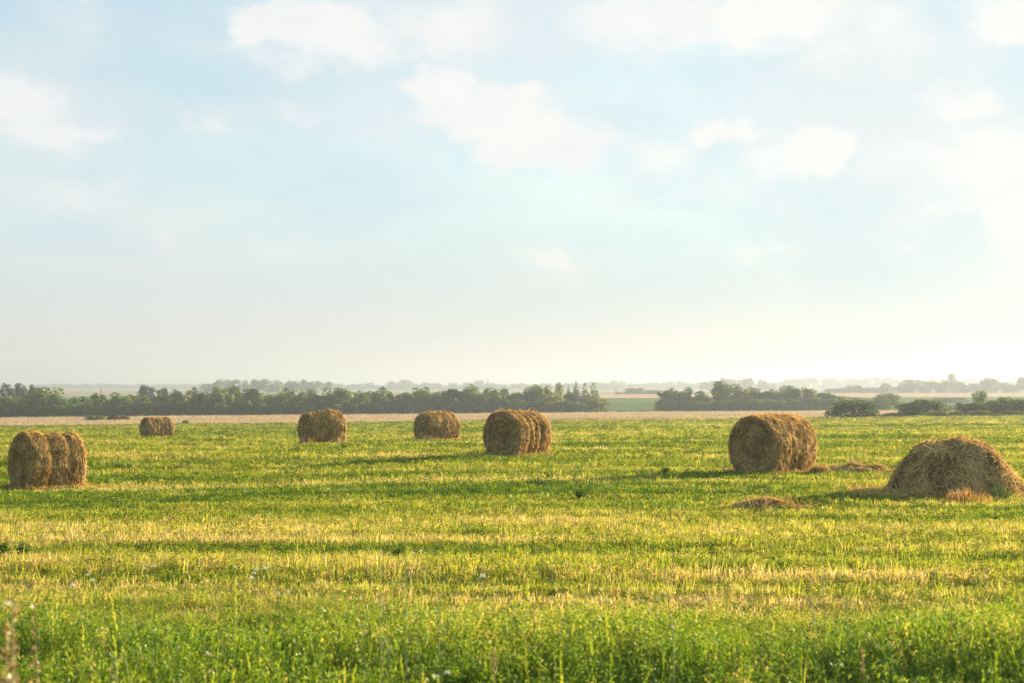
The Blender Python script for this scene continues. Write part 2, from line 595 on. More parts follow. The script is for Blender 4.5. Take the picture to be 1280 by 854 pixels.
# ------------------------------------------------------------------ straw
def strands(P, T, Nn, ln, wd, lift, tone):
    n = len(P)
    S = np.cross(T, Nn)
    S /= np.linalg.norm(S, axis=1, keepdims=True) + 1e-9
    tw = rng.normal(0, .6, n)[:, None]
    S = S * np.cos(tw) + Nn * np.sin(tw)
    S = S * (wd / 2)[:, None]
    A = P - T * (ln / 2)[:, None] + Nn * (lift[:, 0])[:, None]
    B = P + Nn * (lift[:, 1])[:, None]
    D = P + T * (ln / 2)[:, None] + Nn * (lift[:, 2])[:, None]
    V = np.stack([A - S, A + S, B - S, B + S, D - S * .5, D + S * .5], 1).reshape(-1, 3)
    o = np.arange(n)[:, None] * 6
    Q = np.concatenate([o + np.array([[0, 1, 3, 2]]), o + np.array([[2, 3, 5, 4]])])
    return V, Q, np.repeat(tone, 6)


def tri_sample(V, Q, n):
    Tt = np.concatenate([Q[:, [0, 1, 2]], Q[:, [0, 2, 3]]])
    a, b, c = V[Tt[:, 0]], V[Tt[:, 1]], V[Tt[:, 2]]
    cr = np.cross(b - a, c - a)
    ar = np.linalg.norm(cr, axis=1)
    k = rng.choice(len(Tt), n, p=ar / ar.sum())
    u, v = rng.random(n), rng.random(n)
    f = u + v > 1
    u[f], v[f] = 1 - u[f], 1 - v[f]
    P = a[k] + (b - a)[k] * u[:, None] + (c - a)[k] * v[:, None]
    return P, cr[k] / (ar[k][:, None] + 1e-12)


def norm(a):
    return a / (np.linalg.norm(a, axis=1, keepdims=True) + 1e-9)


def make_bale(b, seed):
    L_, Rv = b['L'], b['D'] / 2
    K = 72
    prof = []
    for t in np.linspace(.02, .955, 12):
        prof.append((-1, t))
    for a in np.linspace(0, 90, 5)[1:-1]:
        prof.append((-1 + .05 * (1 - math.cos(R(a))), .955 + .045 * math.sin(R(a))))
    for s in np.linspace(-.95, .95, 46):
        prof.append((s, 1))
    for a in np.linspace(90, 0, 5)[1:-1]:
        prof.append((1 - .05 * (1 - math.cos(R(a))), .955 + .045 * math.sin(R(a))))
    for t in np.linspace(.955, .02, 12):
        prof.append((1, t))
    ps = np.array([p[0] for p in b['prof']])
    pr = np.array([p[1] for p in b['prof']])
    pr = np.where(pr < .935, pr - .035, pr)
    V = []
    wob = [random.uniform(-.06, .06) for _ in range(8)]
    for (s, r) in prof:
        for k in range(K):
            th = 2 * math.pi * k / K
            c, sn = math.cos(th), math.sin(th)
            if sn < 0:
                c = math.copysign(abs(c) ** (.55 if r > .5 else .8), c)
            ss = s + .05 * math.sin(th * 2 + seed) * (1 - abs(s)) + .03 * math.sin(th * 3 + seed * 2)
            rr = r * float(np.interp(np.clip(ss, -1, 1), ps, pr))
            xx = s * L_ / 2
            nz = mnoise.fractal((xx * 1.5 + seed * 7, c * 1.4 * r, sn * 1.4 * r), 1, 2, 3)
            nz2 = mnoise.fractal((xx * 6 + seed * 3, c * 6 * r, sn * 6 * r), 1, 2, 2)
            rr *= 1 + .035 * nz + .035 * nz2
            bul = .03 * (1 - min(1, r) ** 2) if abs(s) > .88 else 0
            xx += math.copysign(bul, s) + .03 * nz * (1 if abs(s) > .95 else 0) + ((.035 if r < .9 else .01) * math.sin(r * 24 + th) if abs(s) > .99 else 0)
            yy = rr * c * b['Dh'] / 2
            zz = rr * sn * Rv + Rv * .985
            lowf = max(0, 1 - zz / Rv)
            if zz < .12:
                zz = -.03 + (zz - .12) * .1
            yy *= 1 + .03 * lowf
            V.append((xx, yy, zz))
    V = np.array(V)
    np_ = len(prof)
    I = np.arange(np_ * K).reshape(np_, K)
    Q = np.stack([I[:-1], np.roll(I, -1, 1)[:-1], np.roll(I, -1, 1)[1:], I[1:]], -1).reshape(-1, 4)
    Q = Q[:, ::-1]
    # orient outwards
    Pc, Nc = tri_sample(V, Q, 200)
    if np.mean(np.sum((Pc - np.array([0, 0, Rv])) * Nc, 1)) < 0:
        Q = Q[:, ::-1]
    caps = [I[0][::-1][None, :], I[-1][None, :]]
    root = bpy.data.objects.new('hay_bale', None)
    C.objects.link(root)
    root.location = (b['x'], b['Y'], gzf(b['x'], b['Y']))
    root.rotation_euler = (0, 0, R(90 - b['a']))
    tag(root, b['label'], 'hay bale', 'straw bales lying in the mown field')
    obj('rolled_hay', mesh_np('rolled_hay', V, [Q] + caps, M_body, smooth=True), root)
    # strands
    n = int(b['n'] * 1.6)
    sc_ = max(1, b['Y'] / 45)
    P, Nn = tri_sample(V, Q, n)
    k = (Nn[:, 2] > -.6) & (P[:, 2] > .02)
    P, Nn = P[k], Nn[k]
    n = len(P)
    ax = np.array([1., 0, 0])
    onface = np.abs(Nn[:, 0]) > .7
    rad = P - np.array([0, 0, Rv])
    rad[:, 0] = 0
    circ = norm(np.cross(ax, rad))
    # on the faces the straw hangs partly down, partly round the coil
    down = np.tile(np.array([0, 0, 1.]), (n, 1))
    T = np.where(onface[:, None], circ * rng.normal(.6, .5, n)[:, None] + down * rng.normal(.3, .6, n)[:, None], circ)
    T = norm(T) + rng.normal(0, .38, (n, 3))
    T = T - Nn * np.sum(T * Nn, 1, keepdims=True)
    T = norm(T)
    ln = rng.uniform(.09, .30, n)
    wd = rng.uniform(.006, .016, n) * sc_
    lf = np.stack([rng.uniform(-.01, .02, n), rng.uniform(.004, .035, n), rng.uniform(-.01, .05, n)], 1)
    wild = rng.random(n) < .10
    lf[wild, 2] += rng.uniform(.03, .12, wild.sum())
    tone = np.clip(.56 + rng.normal(0, .21, n) + .35 * np.array([mnoise.noise(Vector(p * 3.5 + seed)) for p in P]), 0, 1)
    V1, Q1, a1 = strands(P, T, Nn, ln, wd, lf, tone)
    # straw spilled at the foot
    m = n // 7
    th = rng.random(m) * 6.283
    fx = np.cos(th) * L_ / 2 * 1.06
    fy = np.sin(th) * b['Dh'] / 2 * 1.02
    side = rng.random(m) < .5
    fx = np.where(side, np.sign(np.cos(th)) * (L_ / 2 + rng.uniform(-.02, .15, m) ** 1 * (1 + 2 * rng.random(m) ** 3)), rng.uniform(-1, 1, m) * L_ / 2)
    fy = np.where(side, rng.uniform(-1, 1, m) * b['Dh'] / 2, np.sign(np.sin(th)) * (b['Dh'] / 2 * .86 + rng.uniform(-.05, .12, m) * (1 + 2.5 * rng.random(m) ** 3)))
    P2 = np.stack([fx, fy, rng.uniform(.01, .10, m)], 1)
    T2 = norm(rng.normal(0, 1, (m, 3)) * np.array([1, 1, .8]))
    N2 = np.tile(np.array([0, 0, 1.]), (m, 1))
    V2, Q2, a2 = strands(P2, T2, N2, rng.uniform(.1, .3, m), rng.uniform(.007, .015, m) * sc_,
                         np.stack([rng.uniform(-.01, .02, m), rng.uniform(0, .04, m), rng.uniform(-.01, .04, m)], 1), rng.uniform(.3, .9, m))
    Vs = np.concatenate([V1, V2])
    Qs = np.concatenate([Q1, Q2 + len(V1)])
    tag(obj('loose_straw', mesh_np('loose_straw', Vs, [Qs], M_straw, {'tone': np.concatenate([a1, a2])}), root), kind='stuff')


for i, b in enumerate(BALES):
    make_bale(b, i * 1.7 + .3)


def make_heap(name, px, Y, hx, hy, hfun, n, label, cat, group=None, yaw=0, wdm=1.0, tone0=.45, flow=.5, lumk=.12):
    """low heap of loose hay: a height field with strands draped over it"""
    X0 = xat(px, Y, 600)
    z0 = gzf(X0, Y)
    nx, ny = 80, 48
    U, Vv = np.meshgrid(np.linspace(-1, 1, nx), np.linspace(-1, 1, ny))
    xx, yy = U * hx, Vv * hy
    zz = hfun(U, Vv)
    lum = np.array([mnoise.fractal((a * 2.2 + px, c * 2.2, 1.3), 1, 2, 3) for a, c in zip(xx.ravel(), yy.ravel())]).reshape(zz.shape)
    zz = zz * (1 + lumk * lum) - .03
    ca, sa = math.cos(yaw), math.sin(yaw)
    gx, gy = X0 + xx * ca - yy * sa, Y + xx * sa + yy * ca
    zz = zz + gz(gx, gy) - z0
    V = np.stack([gx - X0, gy - Y, zz], -1).reshape(-1, 3)
    I = np.arange(nx * ny).reshape(ny, nx)
    Q = np.stack([I[:-1, :-1], I[:-1, 1:], I[1:, 1:], I[1:, :-1]], -1).reshape(-1, 4)
    # keep only faces above the soil
    H = hfun(U, Vv).ravel()
    Q = Q[(H[Q] > .005).any(1)]
    root = bpy.data.objects.new(name, None)
    C.objects.link(root)
    root.location = (X0, Y, z0)
    tag(root, label, cat, group)
    obj('packed_hay', mesh_np('packed_hay', V, [Q], M_body, smooth=True), root)
    P, Nn = tri_sample(V, Q, n)
    n = len(P)
    dn = np.tile(np.array([0, 0, -1.]), (n, 1)) - Nn * (-Nn[:, 2])[:, None]
    T = norm(dn) * flow + rng.normal(0, .55, (n, 3))
    T = norm(T - Nn * np.sum(T * Nn, 1, keepdims=True))
    lf = np.stack([rng.uniform(-.01, .02, n), rng.uniform(.004, .04, n), rng.uniform(-.01, .04, n)], 1)
    wild = rng.random(n) < .08
    lf[wild, 2] += rng.uniform(.03, .14, wild.sum())
    tone = np.clip(tone0 + .07 + rng.normal(0, .24, n) + .45 * np.array([mnoise.noise(Vector(p * 2.5)) for p in P]), 0, 1)
    # wisps thinning out into the grass round the foot
    m = max(60, n // 7)
    th, rr = rng.random(m) * 6.283, 1 + np.abs(rng.normal(0, .18, m))
    wx, wy = np.cos(th) * hx * rr * .95, np.sin(th) * hy * rr * .95
    wxx, wyy = wx * ca - wy * sa, wx * sa + wy * ca
    P = np.concatenate([P, np.stack([wxx, wyy, gz(X0 + wxx, Y + wyy) - z0 + rng.uniform(.01, .09, m)], 1)])
    Nn = np.concatenate([Nn, np.tile(np.array([0, 0, 1.]), (m, 1))])
    T = np.concatenate([T, norm(rng.normal(0, 1, (m, 3)) * np.array([1, 1, .5]))])
    lf = np.concatenate([lf, np.zeros((m, 3))])
    tone = np.concatenate([tone, rng.uniform(.35, .9, m)])
    n += m
    Vs, Qs, a = strands(P, T, Nn, rng.uniform(.14, .42, n) * np.where(rng.random(n) < .2, 1.6, 1), rng.uniform(.006, .014, n) * wdm, lf, tone)
    tag(obj('loose_straw', mesh_np('loose_straw', Vs, [Qs], M_straw, {'tone': a}), root), kind='stuff')
    return root


HP = np.array([[1085, 0], [1100, .02], [1112, .10], [1121, .34], [1132, .62], [1143, .82], [1152, .95], [1162, 1.06], [1168, 1.05], [1180, 1.12],
               [1200, 1.16], [1215, 1.14], [1230, 1.04], [1243, .88], [1256, .62], [1268, .34], [1279, .15], [1292, .05], [1300, 0]])


def mound(U, Vv):
    px = 1190 + U * 110
    top = np.interp(px, HP[:, 0], HP[:, 1])
    w = .35 + .65 * np.clip(top / 1.0, 0, 1)
    a = np.clip(np.abs(Vv) / w, 0, 1)
    h = top * (1 - a ** 2.6) ** .75
    # slumped hollow low on the near side
    h = h - .26 * np.exp(-(((px - 1190) / 15) ** 2 + ((Vv + .50) / .16) ** 2)) * (top > .3)
    h = h - .14 * np.exp(-(((px - 1238) / 10) ** 2 + ((Vv + .40) / .14) ** 2)) * (top > .3) - .10 * np.exp(-(((px - 1150) / 9) ** 2 + ((Vv + .30) / .16) ** 2)) * (top > .3)
    h = h * (1 + .14 * (fbm(px * .09, Vv * 5, 71) - .5))
    h = np.where(h > 1.0, 1.0 + (h - 1.0) * .75, h) * 1.03
    return np.maximum(h, 0)


make_heap('haystack', 1188, 35.4, 110 / 2133 * 35.4, 1.35, mound, 11000,
          'collapsed dome shaped haystack with a slumped front, largest loose hay pile in the field', 'haystack', flow=.55, lumk=.035, wdm=1.5)


def low(amp, s):
    def f(U, Vv):
        r = np.sqrt(U ** 2 + Vv ** 2)
        e = np.clip(1 - r ** 3, 0, 1) ** .8
        return amp * e * (.55 + .9 * fbm(U * 3 + s, Vv * 2 + s, int(s)))
    return f


make_heap('hay_heap', 1066, 44.2, 1.08, .7, low(.23, 3), 2200, 'low flattened hay heap lying between the largest bale and the haystack', 'hay heap', 'low heaps of loose hay', tone0=.62, lumk=.3)
make_heap('hay_heap', 1026, 43.6, .32, .3, low(.2, 6), 400, 'tiny wisp of loose hay against the right foot of the largest bale', 'hay heap', 'low heaps of loose hay')
make_heap('hay_heap', 956, 30.8, .72, .42, low(.18, 9), 1700, 'low dark hay heap nearest the camera, in the shadow left of the haystack', 'hay heap', 'low heaps of loose hay', tone0=.54)


# ------------------------------------------------------------------ trees: prototypes of unit height and width
def crown_mesh(kind, seed, leafn, lsz, mat):
    random.seed(seed)
    lobes = []
    if kind in ('broad', 'round', 'bush'):
        n = {'broad': 34, 'round': 26, 'bush': 44}[kind]
        for i in range(n):
            t = random.random()
            z = {'broad': .12 + .74 * t, 'round': .16 + .68 * t, 'bush': .14 + .62 * t}[kind]
            if kind == 'broad':
                z = .05 + .80 * t
                env = .50 * math.sqrt(max(.03, 1 - ((z - .40) / .60) ** 2)) * random.uniform(.85, 1.1)
            elif kind == 'round':
                env = .50 * math.sqrt(max(.02, 1 - ((z - .45) / .56) ** 2))
            else:
                z = .04 + .74 * ((i + .5) / n)
                env = .52 * math.sqrt(max(.02, 1 - (z / 1.0) ** 3))
            r = random.uniform(.10, .19) if kind != 'bush' else random.uniform(.09, .18)
            a = i * 2.4 + random.uniform(-.5, .5)
            d = max(0, env - r) * (random.uniform(.45, 1.12) if kind != 'bush' else random.uniform(.55, 1.22))
            lobes.append((math.cos(a) * d, math.sin(a) * d, min(z, 1.0 - r * .85), r * random.uniform(.9, 1.2), r * random.uniform(.8, 1.05)))
    elif kind == 'poplar':
        for i in range(18):
            z = .12 + .82 * i / 17
            env = .34 * math.sin(math.pi * (.12 + .8 * (1 - z))) ** .7
            a = i * 2.4
            r = random.uniform(.08, .15)
            d = max(0, env - r) * random.uniform(.3, 1.2)
            lobes.append((math.cos(a) * d, math.sin(a) * d, min(z, .97 - r * .5), r * 1.1, r * 1.2))
    elif kind == 'conifer':
        for i in range(30):
            z = .06 + .9 * i / 29
            env = .48 * (1 - z) ** .8
            a = i * 2.4
            r = max(.03, .15 * (1.05 - z)) * random.uniform(.8, 1.2)
            d = max(0, env - r) * random.uniform(.5, 1.1)
            lobes.append((math.cos(a) * d, math.sin(a) * d, z, r * 1.25, r * .8))
    elif kind == 'bare':
        for i in range(9):
            a = i * 2.4
            lobes.append((math.cos(a) * random.uniform(.1, .35), math.sin(a) * random.uniform(.1, .35), random.uniform(.2, .9), .1, .1))
    w = np.array([l[3] ** 2 for l in lobes])
    w /= w.sum()
    b = MB()
    lt = [random.uniform(.2, .8) for _ in lobes]
    ks = np.random.default_rng(seed).choice(len(lobes), leafn, p=w)
    for k in ks:
        x, y, z, rx, rz = lobes[k]
        d = Vector((random.gauss(0, 1), random.gauss(0, 1), random.gauss(.15, 1))).normalized()
        rr = random.uniform(.55, 1.0) ** .5 * random.choice((1, 1, 1, 1.12))
        c = (x + d.x * rx * rr, y + d.y * rx * rr, max(.004, z + d.z * rz * rr))
        nn = (d + Vector((random.gauss(0, .5), random.gauss(0, .5), random.gauss(.2, .5)))).normalized()
        dr = nn.orthogonal().normalized()
        dr.rotate(__import__('mathutils').Quaternion(nn, random.uniform(0, 6.283)))
        s = lsz * random.uniform(.6, 1.4)
        b.leaf(Vector(c) - dr * s * .5, dr, nn, s, s * random.uniform(.5, .9), min(1, max(0, lt[k] + random.gauss(0, .18))))
    return b.mesh('crown_' + kind, mat), lobes


def trunk_mesh(lobes, top=.75, r=.028, limbs=7):
    b = MB()
    b.tube([(0, 0, -.03), (.008, .004, .15), (-.008, .01, .4), (.004, 0, top)], [r * 1.3, r, r * .7, r * .2], 7)
    for i in range(limbs):
        l = random.choice(lobes)
        z0 = min(.55, max(.12, l[2] * .5))
        b.tube([(0, 0, z0), (l[0] * .5, l[1] * .5, z0 + (l[2] - z0) * .6), (l[0] * .9, l[1] * .9, l[2])], [r * .55, r * .35, r * .1], 5)
    return b.mesh('trunk', M_bark)


PROTO = {}
for kind, cnt, leafn, lsz in (('broad', 6, 3000, .066), ('round', 3, 2600, .068), ('bush', 4, 3000, .07), ('poplar', 2, 1500, .06),
                              ('conifer', 2, 1800, .06), ('bare', 1, 70, .05)):
    PROTO[kind] = []
    for i in range(cnt):
        cm, lb = crown_mesh(kind, 100 + 13 * i + len(kind) * 7, leafn, lsz, FOL['mid'])
        PROTO[kind].append((cm, trunk_mesh(lb, limbs=14 if kind == 'bare' else 7), lb))
random.seed(11)
KINDN = {'broad': 'broadleaf_tree', 'round': 'round_tree', 'bush': 'shrub', 'poplar': 'poplar_tree', 'conifer': 'conifer_tree', 'bare': 'bare_shrub'}


def tree(kind, pxc, wpx, top, base, Y, mat, label, cat, group=None, on_ground=True, var=None):
    x = xat(pxc, Y, base)
    z = gzf(x, Y)
    w = wpx / F0 * Y
    h = zat(top, Y) - z
    cm, tm, _ = PROTO[kind][random.randrange(len(PROTO[kind])) if var is None else var]
    root = bpy.data.objects.new(KINDN[kind], None)
    C.objects.link(root)
    root.location = (x, Y, z)
    root.rotation_euler = (0, 0, random.uniform(0, 6.283))
    root.scale = (w * 1.12, w * 1.12, h * 1.02)
    tag(root, label, cat, group)
    c = obj('crown', cm, root)
    c.material_slots[0].link = 'OBJECT'
    c.material_slots[0].material = FOL[mat]
    obj('trunk', tm, root)
    return root


ORD = ['zeroth', 'first', 'second', 'third', 'fourth', 'fifth', 'sixth', 'seventh', 'eighth', 'ninth', 'tenth', 'eleventh', 'twelfth',
       'thirteenth', 'fourteenth', 'fifteenth', 'sixteenth', 'seventeenth', 'eighteenth', 'nineteenth']
TENS = {2: 'twent', 3: 'thirt', 4: 'fort', 5: 'fift', 6: 'sixt', 7: 'sevent', 8: 'eight'}


def ordn(n):
    if n < 20:
        return ORD[n]
    return TENS[n // 10] + 'ieth' if n % 10 == 0 else TENS[n // 10] + 'y-' + ORD[n % 10]


ADJ = {'broad': 'spreading', 'round': 'rounded', 'bush': 'bushy', 'poplar': 'tall narrow', 'conifer': 'pointed', 'bare': 'bare'}
MADJ = {'dark': 'dark green', 'mid': 'green', 'olive': 'olive green', 'blue': 'dark bluish', 'rust': 'rusty brown'}
# long tree row behind the field, left of the gap: (kind, centre px, width px, top py, colour)
ROW = [('bush', 6, 26, 492, 'olive'), ('broad', 22, 30, 494, 'mid'), ('broad', 55, 44, 481.5, 'olive'), ('broad', 38, 26, 492, 'dark'),
       ('round', 79, 24, 497, 'dark'), ('broad', 98, 30, 494, 'mid'), ('bush', 117, 26, 505, 'olive'), ('round', 122, 24, 490, 'mid'),
       ('broad', 146, 30, 489.5, 'mid'), ('round', 166, 26, 493, 'olive'), ('broad', 184, 28, 493, 'dark'), ('round', 203, 28, 492, 'mid'),
       ('broad', 222, 24, 487.5, 'dark'), ('poplar', 236, 18, 489, 'olive'), ('broad', 248, 22, 482.5, 'mid'), ('broad', 266, 25, 482.5, 'dark'),
       ('round', 280, 20, 486, 'olive'), ('broad', 298, 27, 484.5, 'dark'), ('broad', 315, 24, 486, 'dark'), ('broad', 330, 22, 490, 'mid'),
       ('broad', 351, 36, 483.5, 'olive'), ('round', 374, 24, 491, 'dark'), ('broad', 391, 26, 490, 'mid'), ('round', 408, 22, 492, 'olive'),
       ('broad', 422, 34, 482.5, 'mid'), ('bush', 434, 22, 497, 'olive'), ('broad', 449, 27, 487, 'mid'), ('broad', 473, 26, 482.5, 'dark'),
       ('round', 460, 20, 490, 'olive'), ('broad', 491, 24, 488.5, 'dark'), ('round', 505, 20, 489, 'olive'), ('broad', 519, 28, 484, 'mid'),
       ('broad', 537, 27, 482.5, 'olive'), ('round', 552, 22, 487, 'mid'), ('broad', 567, 27, 486, 'dark'), ('broad', 589, 27, 479, 'mid'),
       ('round', 605, 20, 485, 'dark'), ('broad', 617, 26, 484, 'olive'), ('round', 636, 26, 485, 'mid'), ('broad', 652, 25, 484.5, 'dark'),
       ('round', 672, 24, 483, 'mid'), ('broad', 688, 24, 481.5, 'olive'), ('poplar', 699, 18, 479.5, 'olive'), ('round', 713, 18, 489, 'mid'),
       ('conifer', 731, 20, 479, 'dark'), ('conifer', 742, 26, 478.5, 'mid')]
ROW.sort(key=lambda r: r[1])
for i, (k, px, w, top, m) in enumerate(ROW):
    base = np.interp(px, [0, 450, 752], [521.5, 517, 513.5])
    Y = np.interp(px, [0, 752], [385, 415]) + random.uniform(-6, 9)
    tree(k, px, w * 1.12, top, base, Y, m, '%s %s %s, %s from the left in the long row behind the field' % (
        ADJ[k], MADJ[m], 'shrub' if k == 'bush' else 'tree', ordn(i + 1)), 'shrub' if k == 'bush' else 'tree', 'trees of the long row behind the field')
# low scrub along its foot
SC = [8, 28, 47, 70, 92, 137, 158, 176, 195, 214, 229, 255, 274, 290, 307, 323, 340, 364, 382, 400, 415, 441, 462, 482, 498, 512, 530, 546, 560, 577, 598, 611, 628, 644, 662, 680, 696, 706, 720, 747]
for i, px in enumerate(SC):
    base = np.interp(px, [0, 450, 752], [521.5, 517, 513.5])
    Y = np.interp(px, [0, 752], [378, 408]) + random.uniform(-2, 2)
    tree('bush', px, random.uniform(22, 30), base - random.uniform(13, 19), base, Y, random.choice(['dark', 'mid', 'dark', 'olive']),
         'undergrowth shrub at the foot of the long tree row, %s from its left' % ordn(i + 1), 'shrub', 'shrubs at the foot of the long tree row')
# trees standing behind that row
for px, w, top, k, m, lab in ((8, 19, 478.5, 'round', 'blue', 'dark bluish tree top standing behind the olive trees, first from the left edge'),
                              (25, 17, 476.5, 'broad', 'blue', 'tallest of three dark bluish trees standing behind the long row'),
                              (42, 16, 478.5, 'broad', 'blue', 'dark bluish tree between the tallest bluish tree and the big olive tree'),
                              (182, 24, 480, 'round', 'blue', 'larger of two dome shaped dark trees rising behind the smallest bale'),
                              (204, 18, 483.5, 'round', 'blue', 'smaller of two dome shaped dark trees rising behind the smallest bale'),
                              (290, 21, 480.5, 'round', 'dark', 'dome shaped dark tree behind the row, before the hazy wood'),
                              (378, 15, 488, 'round', 'mid', 'small rounded tree behind the row, above the tousled bale'),
                              (390, 16, 485.5, 'round', 'dark', 'taller rounded dark tree behind the row, above the tousled bale'),
                              (668, 20, 479.5, 'round', 'mid', 'rounded hazy tree behind the row, above the ringed middle bale')):
    tree(k, px, w, top, 505, 500 + random.uniform(-15, 30), m, lab, 'tree', 'trees standing behind the long row')
for px, w, top, lab in ((710.5, 9, 480.5, 'short hazy pointed conifer left of the tall hazy spruce behind the row'),
                        (720, 17, 476.5, 'tall hazy pointed spruce behind the right end of the long row')):
    tree('conifer', px, w, top, 505, 620, 'blue', lab, 'tree', 'hazy conifers behind the row')
# scrub in the dry grass before the row
for k, px, w, top, base, Y, m, lab in (('bush', 119, 24, 518.5, 525, 300, 'olive', 'widest low scrub bush in the dry grass left of the rusty one'),
                                       ('bush', 141, 16, 517, 525.5, 298, 'rust', 'low rusty brown scrub bush in the dry grass strip'),
                                       ('bush', 155, 16, 519, 525.5, 305, 'olive', 'low olive scrub bush next to the rusty one in the dry grass'),
                                       ('bush', 232, 8, 524.5, 530, 225, 'dark', 'lone tiny dark weed bush right of the smallest bale')):
    Yb = Y
    tree(k, px, w, top, base, Yb, m, lab, 'shrub')
# right clump
RC = [('bare', 819, 12, 495, 'olive', 'bare dead shrub with few leaves at the left end of the right clump'),
      ('broad', 836, 26, 486, 'dark', 'dark spreading tree at the left end of the right clump'),
      ('broad', 854, 24, 482.5, 'dark', 'tall dark tree in the right clump, second after the bare shrub'),
      ('round', 869, 15, 494, 'mid', 'low green tree filling the dip in the right clump'),
      ('round', 880, 22, 488, 'mid', 'rounded green tree left of the tallest tree in the right clump'),
      ('broad', 906, 38, 474, 'mid', 'tallest tree of the right clump, broad green crown above the largest bale'),
      ('round', 929, 22, 484, 'olive', 'olive tree just right of the tallest tree, above the largest bale'),
      ('broad', 946, 26, 489, 'dark', 'dark spreading tree in the right clump, above the seam of the largest bale'),
      ('broad', 962, 26, 487, 'dark', 'dark green tree in the right clump, above the right half of the largest bale'),
      ('round', 976, 20, 487, 'mid', 'rounded green tree right of the largest bale top in the right clump'),
      ('broad', 991, 24, 483.5, 'dark', 'dark tree with a high crown in the right part of the right clump'),
      ('round', 1011, 22, 483, 'olive', 'pale olive rounded tree in the right part of the right clump'),
      ('broad', 1032, 32, 491, 'mid', 'low wide tree near the right end of the right clump'),
      ('bush', 1049, 18, 493, 'olive', 'olive bushy shrub at the right end of the right clump')]
for k, px, w, top, m, lab in RC:
    base = np.interp(px, [815, 1050], [513.5, 510])
    tree(k, px, w * 1.12, top, base, 430 + random.uniform(-6, 8), m, lab, 'shrub' if k in ('bush', 'bare') else 'tree', 'trees and shrubs of the right clump')
for i, px in enumerate((830, 848, 864, 878, 895, 915, 934, 952, 968, 985, 1002, 1021, 1040)):
    base = np.interp(px, [815, 1050], [513.5, 510])
    tree('bush', px, random.uniform(22, 30), base - random.uniform(11, 15), base, 421 + random.uniform(-2, 2), random.choice(['dark', 'mid']),
         'low undergrowth shrub at the foot of the right clump, %s from its left end' % ordn(i + 1), 'shrub', 'shrubs at the foot of the right clump')
for px, w, top, lab in ((942, 18, 482.5, 'rounded hazy tree behind the right clump, above the largest bale'),
                        (983, 17, 480.5, 'rounded hazy tree behind the right clump, right of the largest bale')):
    tree('round', px, w, top, 505, 560, 'mid', lab, 'tree', 'trees behind the right clump')
# bushes at the right field edge
for k, px, w, top, base, Y, m, lab in (
        ('bush', 1068, 58, 498.5, 522.5, 224, 'dark', 'big dark round bush standing alone at the field edge'),
        ('bush', 1138, 34, 501, 521.5, 228, 'mid', 'left lower half of the double bush at the field edge'),
        ('bush', 1158, 46, 496.5, 521.5, 231, 'dark', 'taller dark right half of the double bush at the field edge'),
        ('bush', 1118, 28, 515.5, 521.5, 226, 'olive', 'low pale olive shrub between the lone bush and double bush'),
        ('bush', 1146, 14, 518.5, 521.8, 223, 'olive', 'tiny pale shrub before the double bush'),
        ('bush', 1172, 26, 514, 521.5, 224, 'olive', 'low olive shrub before the right side of the double bush'),
        ('bush', 1194, 20, 514.5, 521.5, 225, 'mid', 'low green shrub in the gap right of the double bush'),
        ('bush', 1212, 40, 501, 521, 236, 'mid', 'green bush at the left of the big thicket at the right edge'),
        ('bush', 1236, 36, 499, 521, 238, 'dark', 'middle dark bush of the thicket at the right edge'),
        ('bush', 1226, 26, 512, 521.3, 225, 'olive', 'low rounded olive shrub before the dark thicket'),
        ('bush', 1243, 13, 516, 521.3, 224, 'olive', 'smallest olive shrub before the dark thicket'),
        ('bush', 1262, 40, 494, 521, 240, 'mid', 'tall green bush at the right end of the field edge'),
        ('bush', 1282, 34, 497, 521, 236, 'dark', 'dark bush cut by the right edge of the view'),
        ('bush', 1267, 30, 512.5, 521.3, 226, 'mid', 'low green shrub before the tall green right bush'),
        ('round', 1225, 18, 487, 512, 300, 'mid', 'lone rounded tree rising behind the dark thicket'),
        ('bush', 1109, 34, 490, 510, 420, 'mid', 'hazy rounded bush in the meadow behind the olive shrub'),
        ('bush', 1100, 26, 496, 510, 415, 'mid', 'lower hazy bush left of the hazy rounded bush'),
        ('bush', 1062, 30, 495, 507, 520, 'mid', 'hazy low bush behind the big lone dark bush'),
        ('bush', 1084, 24, 498, 507, 520, 'olive', 'hazy olive bush behind the right side of the lone bush'),
        ('bush', 1180, 36, 497, 508, 560, 'mid', 'long low hazy shrub behind the double bush'),
        ('bush', 1196, 24, 496.5, 508, 565, 'dark', 'hazy shrub in the gap behind the dark thicket'),
        ('bush', 1258, 18, 494, 506, 420, 'mid', 'hazy shrub behind the right end thicket')):
    tree(k, px, w * 1.06, top, base, Y - (6 if Y < 245 else 0), m, lab, 'shrub' if k == 'bush' else 'tree', 'bushes at the right field edge')
# bushes on the ripe field in the gap
for px, w, top, base, lab in ((793, 27, 484, 492, 'dome shaped hazy bush on the ripe field in the gap between tree groups'),
                              (817, 22, 487, 492, 'long low hazy bush right of the dome shaped one in the gap'),
                              (774, 8, 490, 492.5, 'tiny hazy bush by the thin posts in the gap')):
    tree('bush', px, w, top, base, 1020, 'mid', lab, 'shrub', 'bushes on the ripe field in the gap')
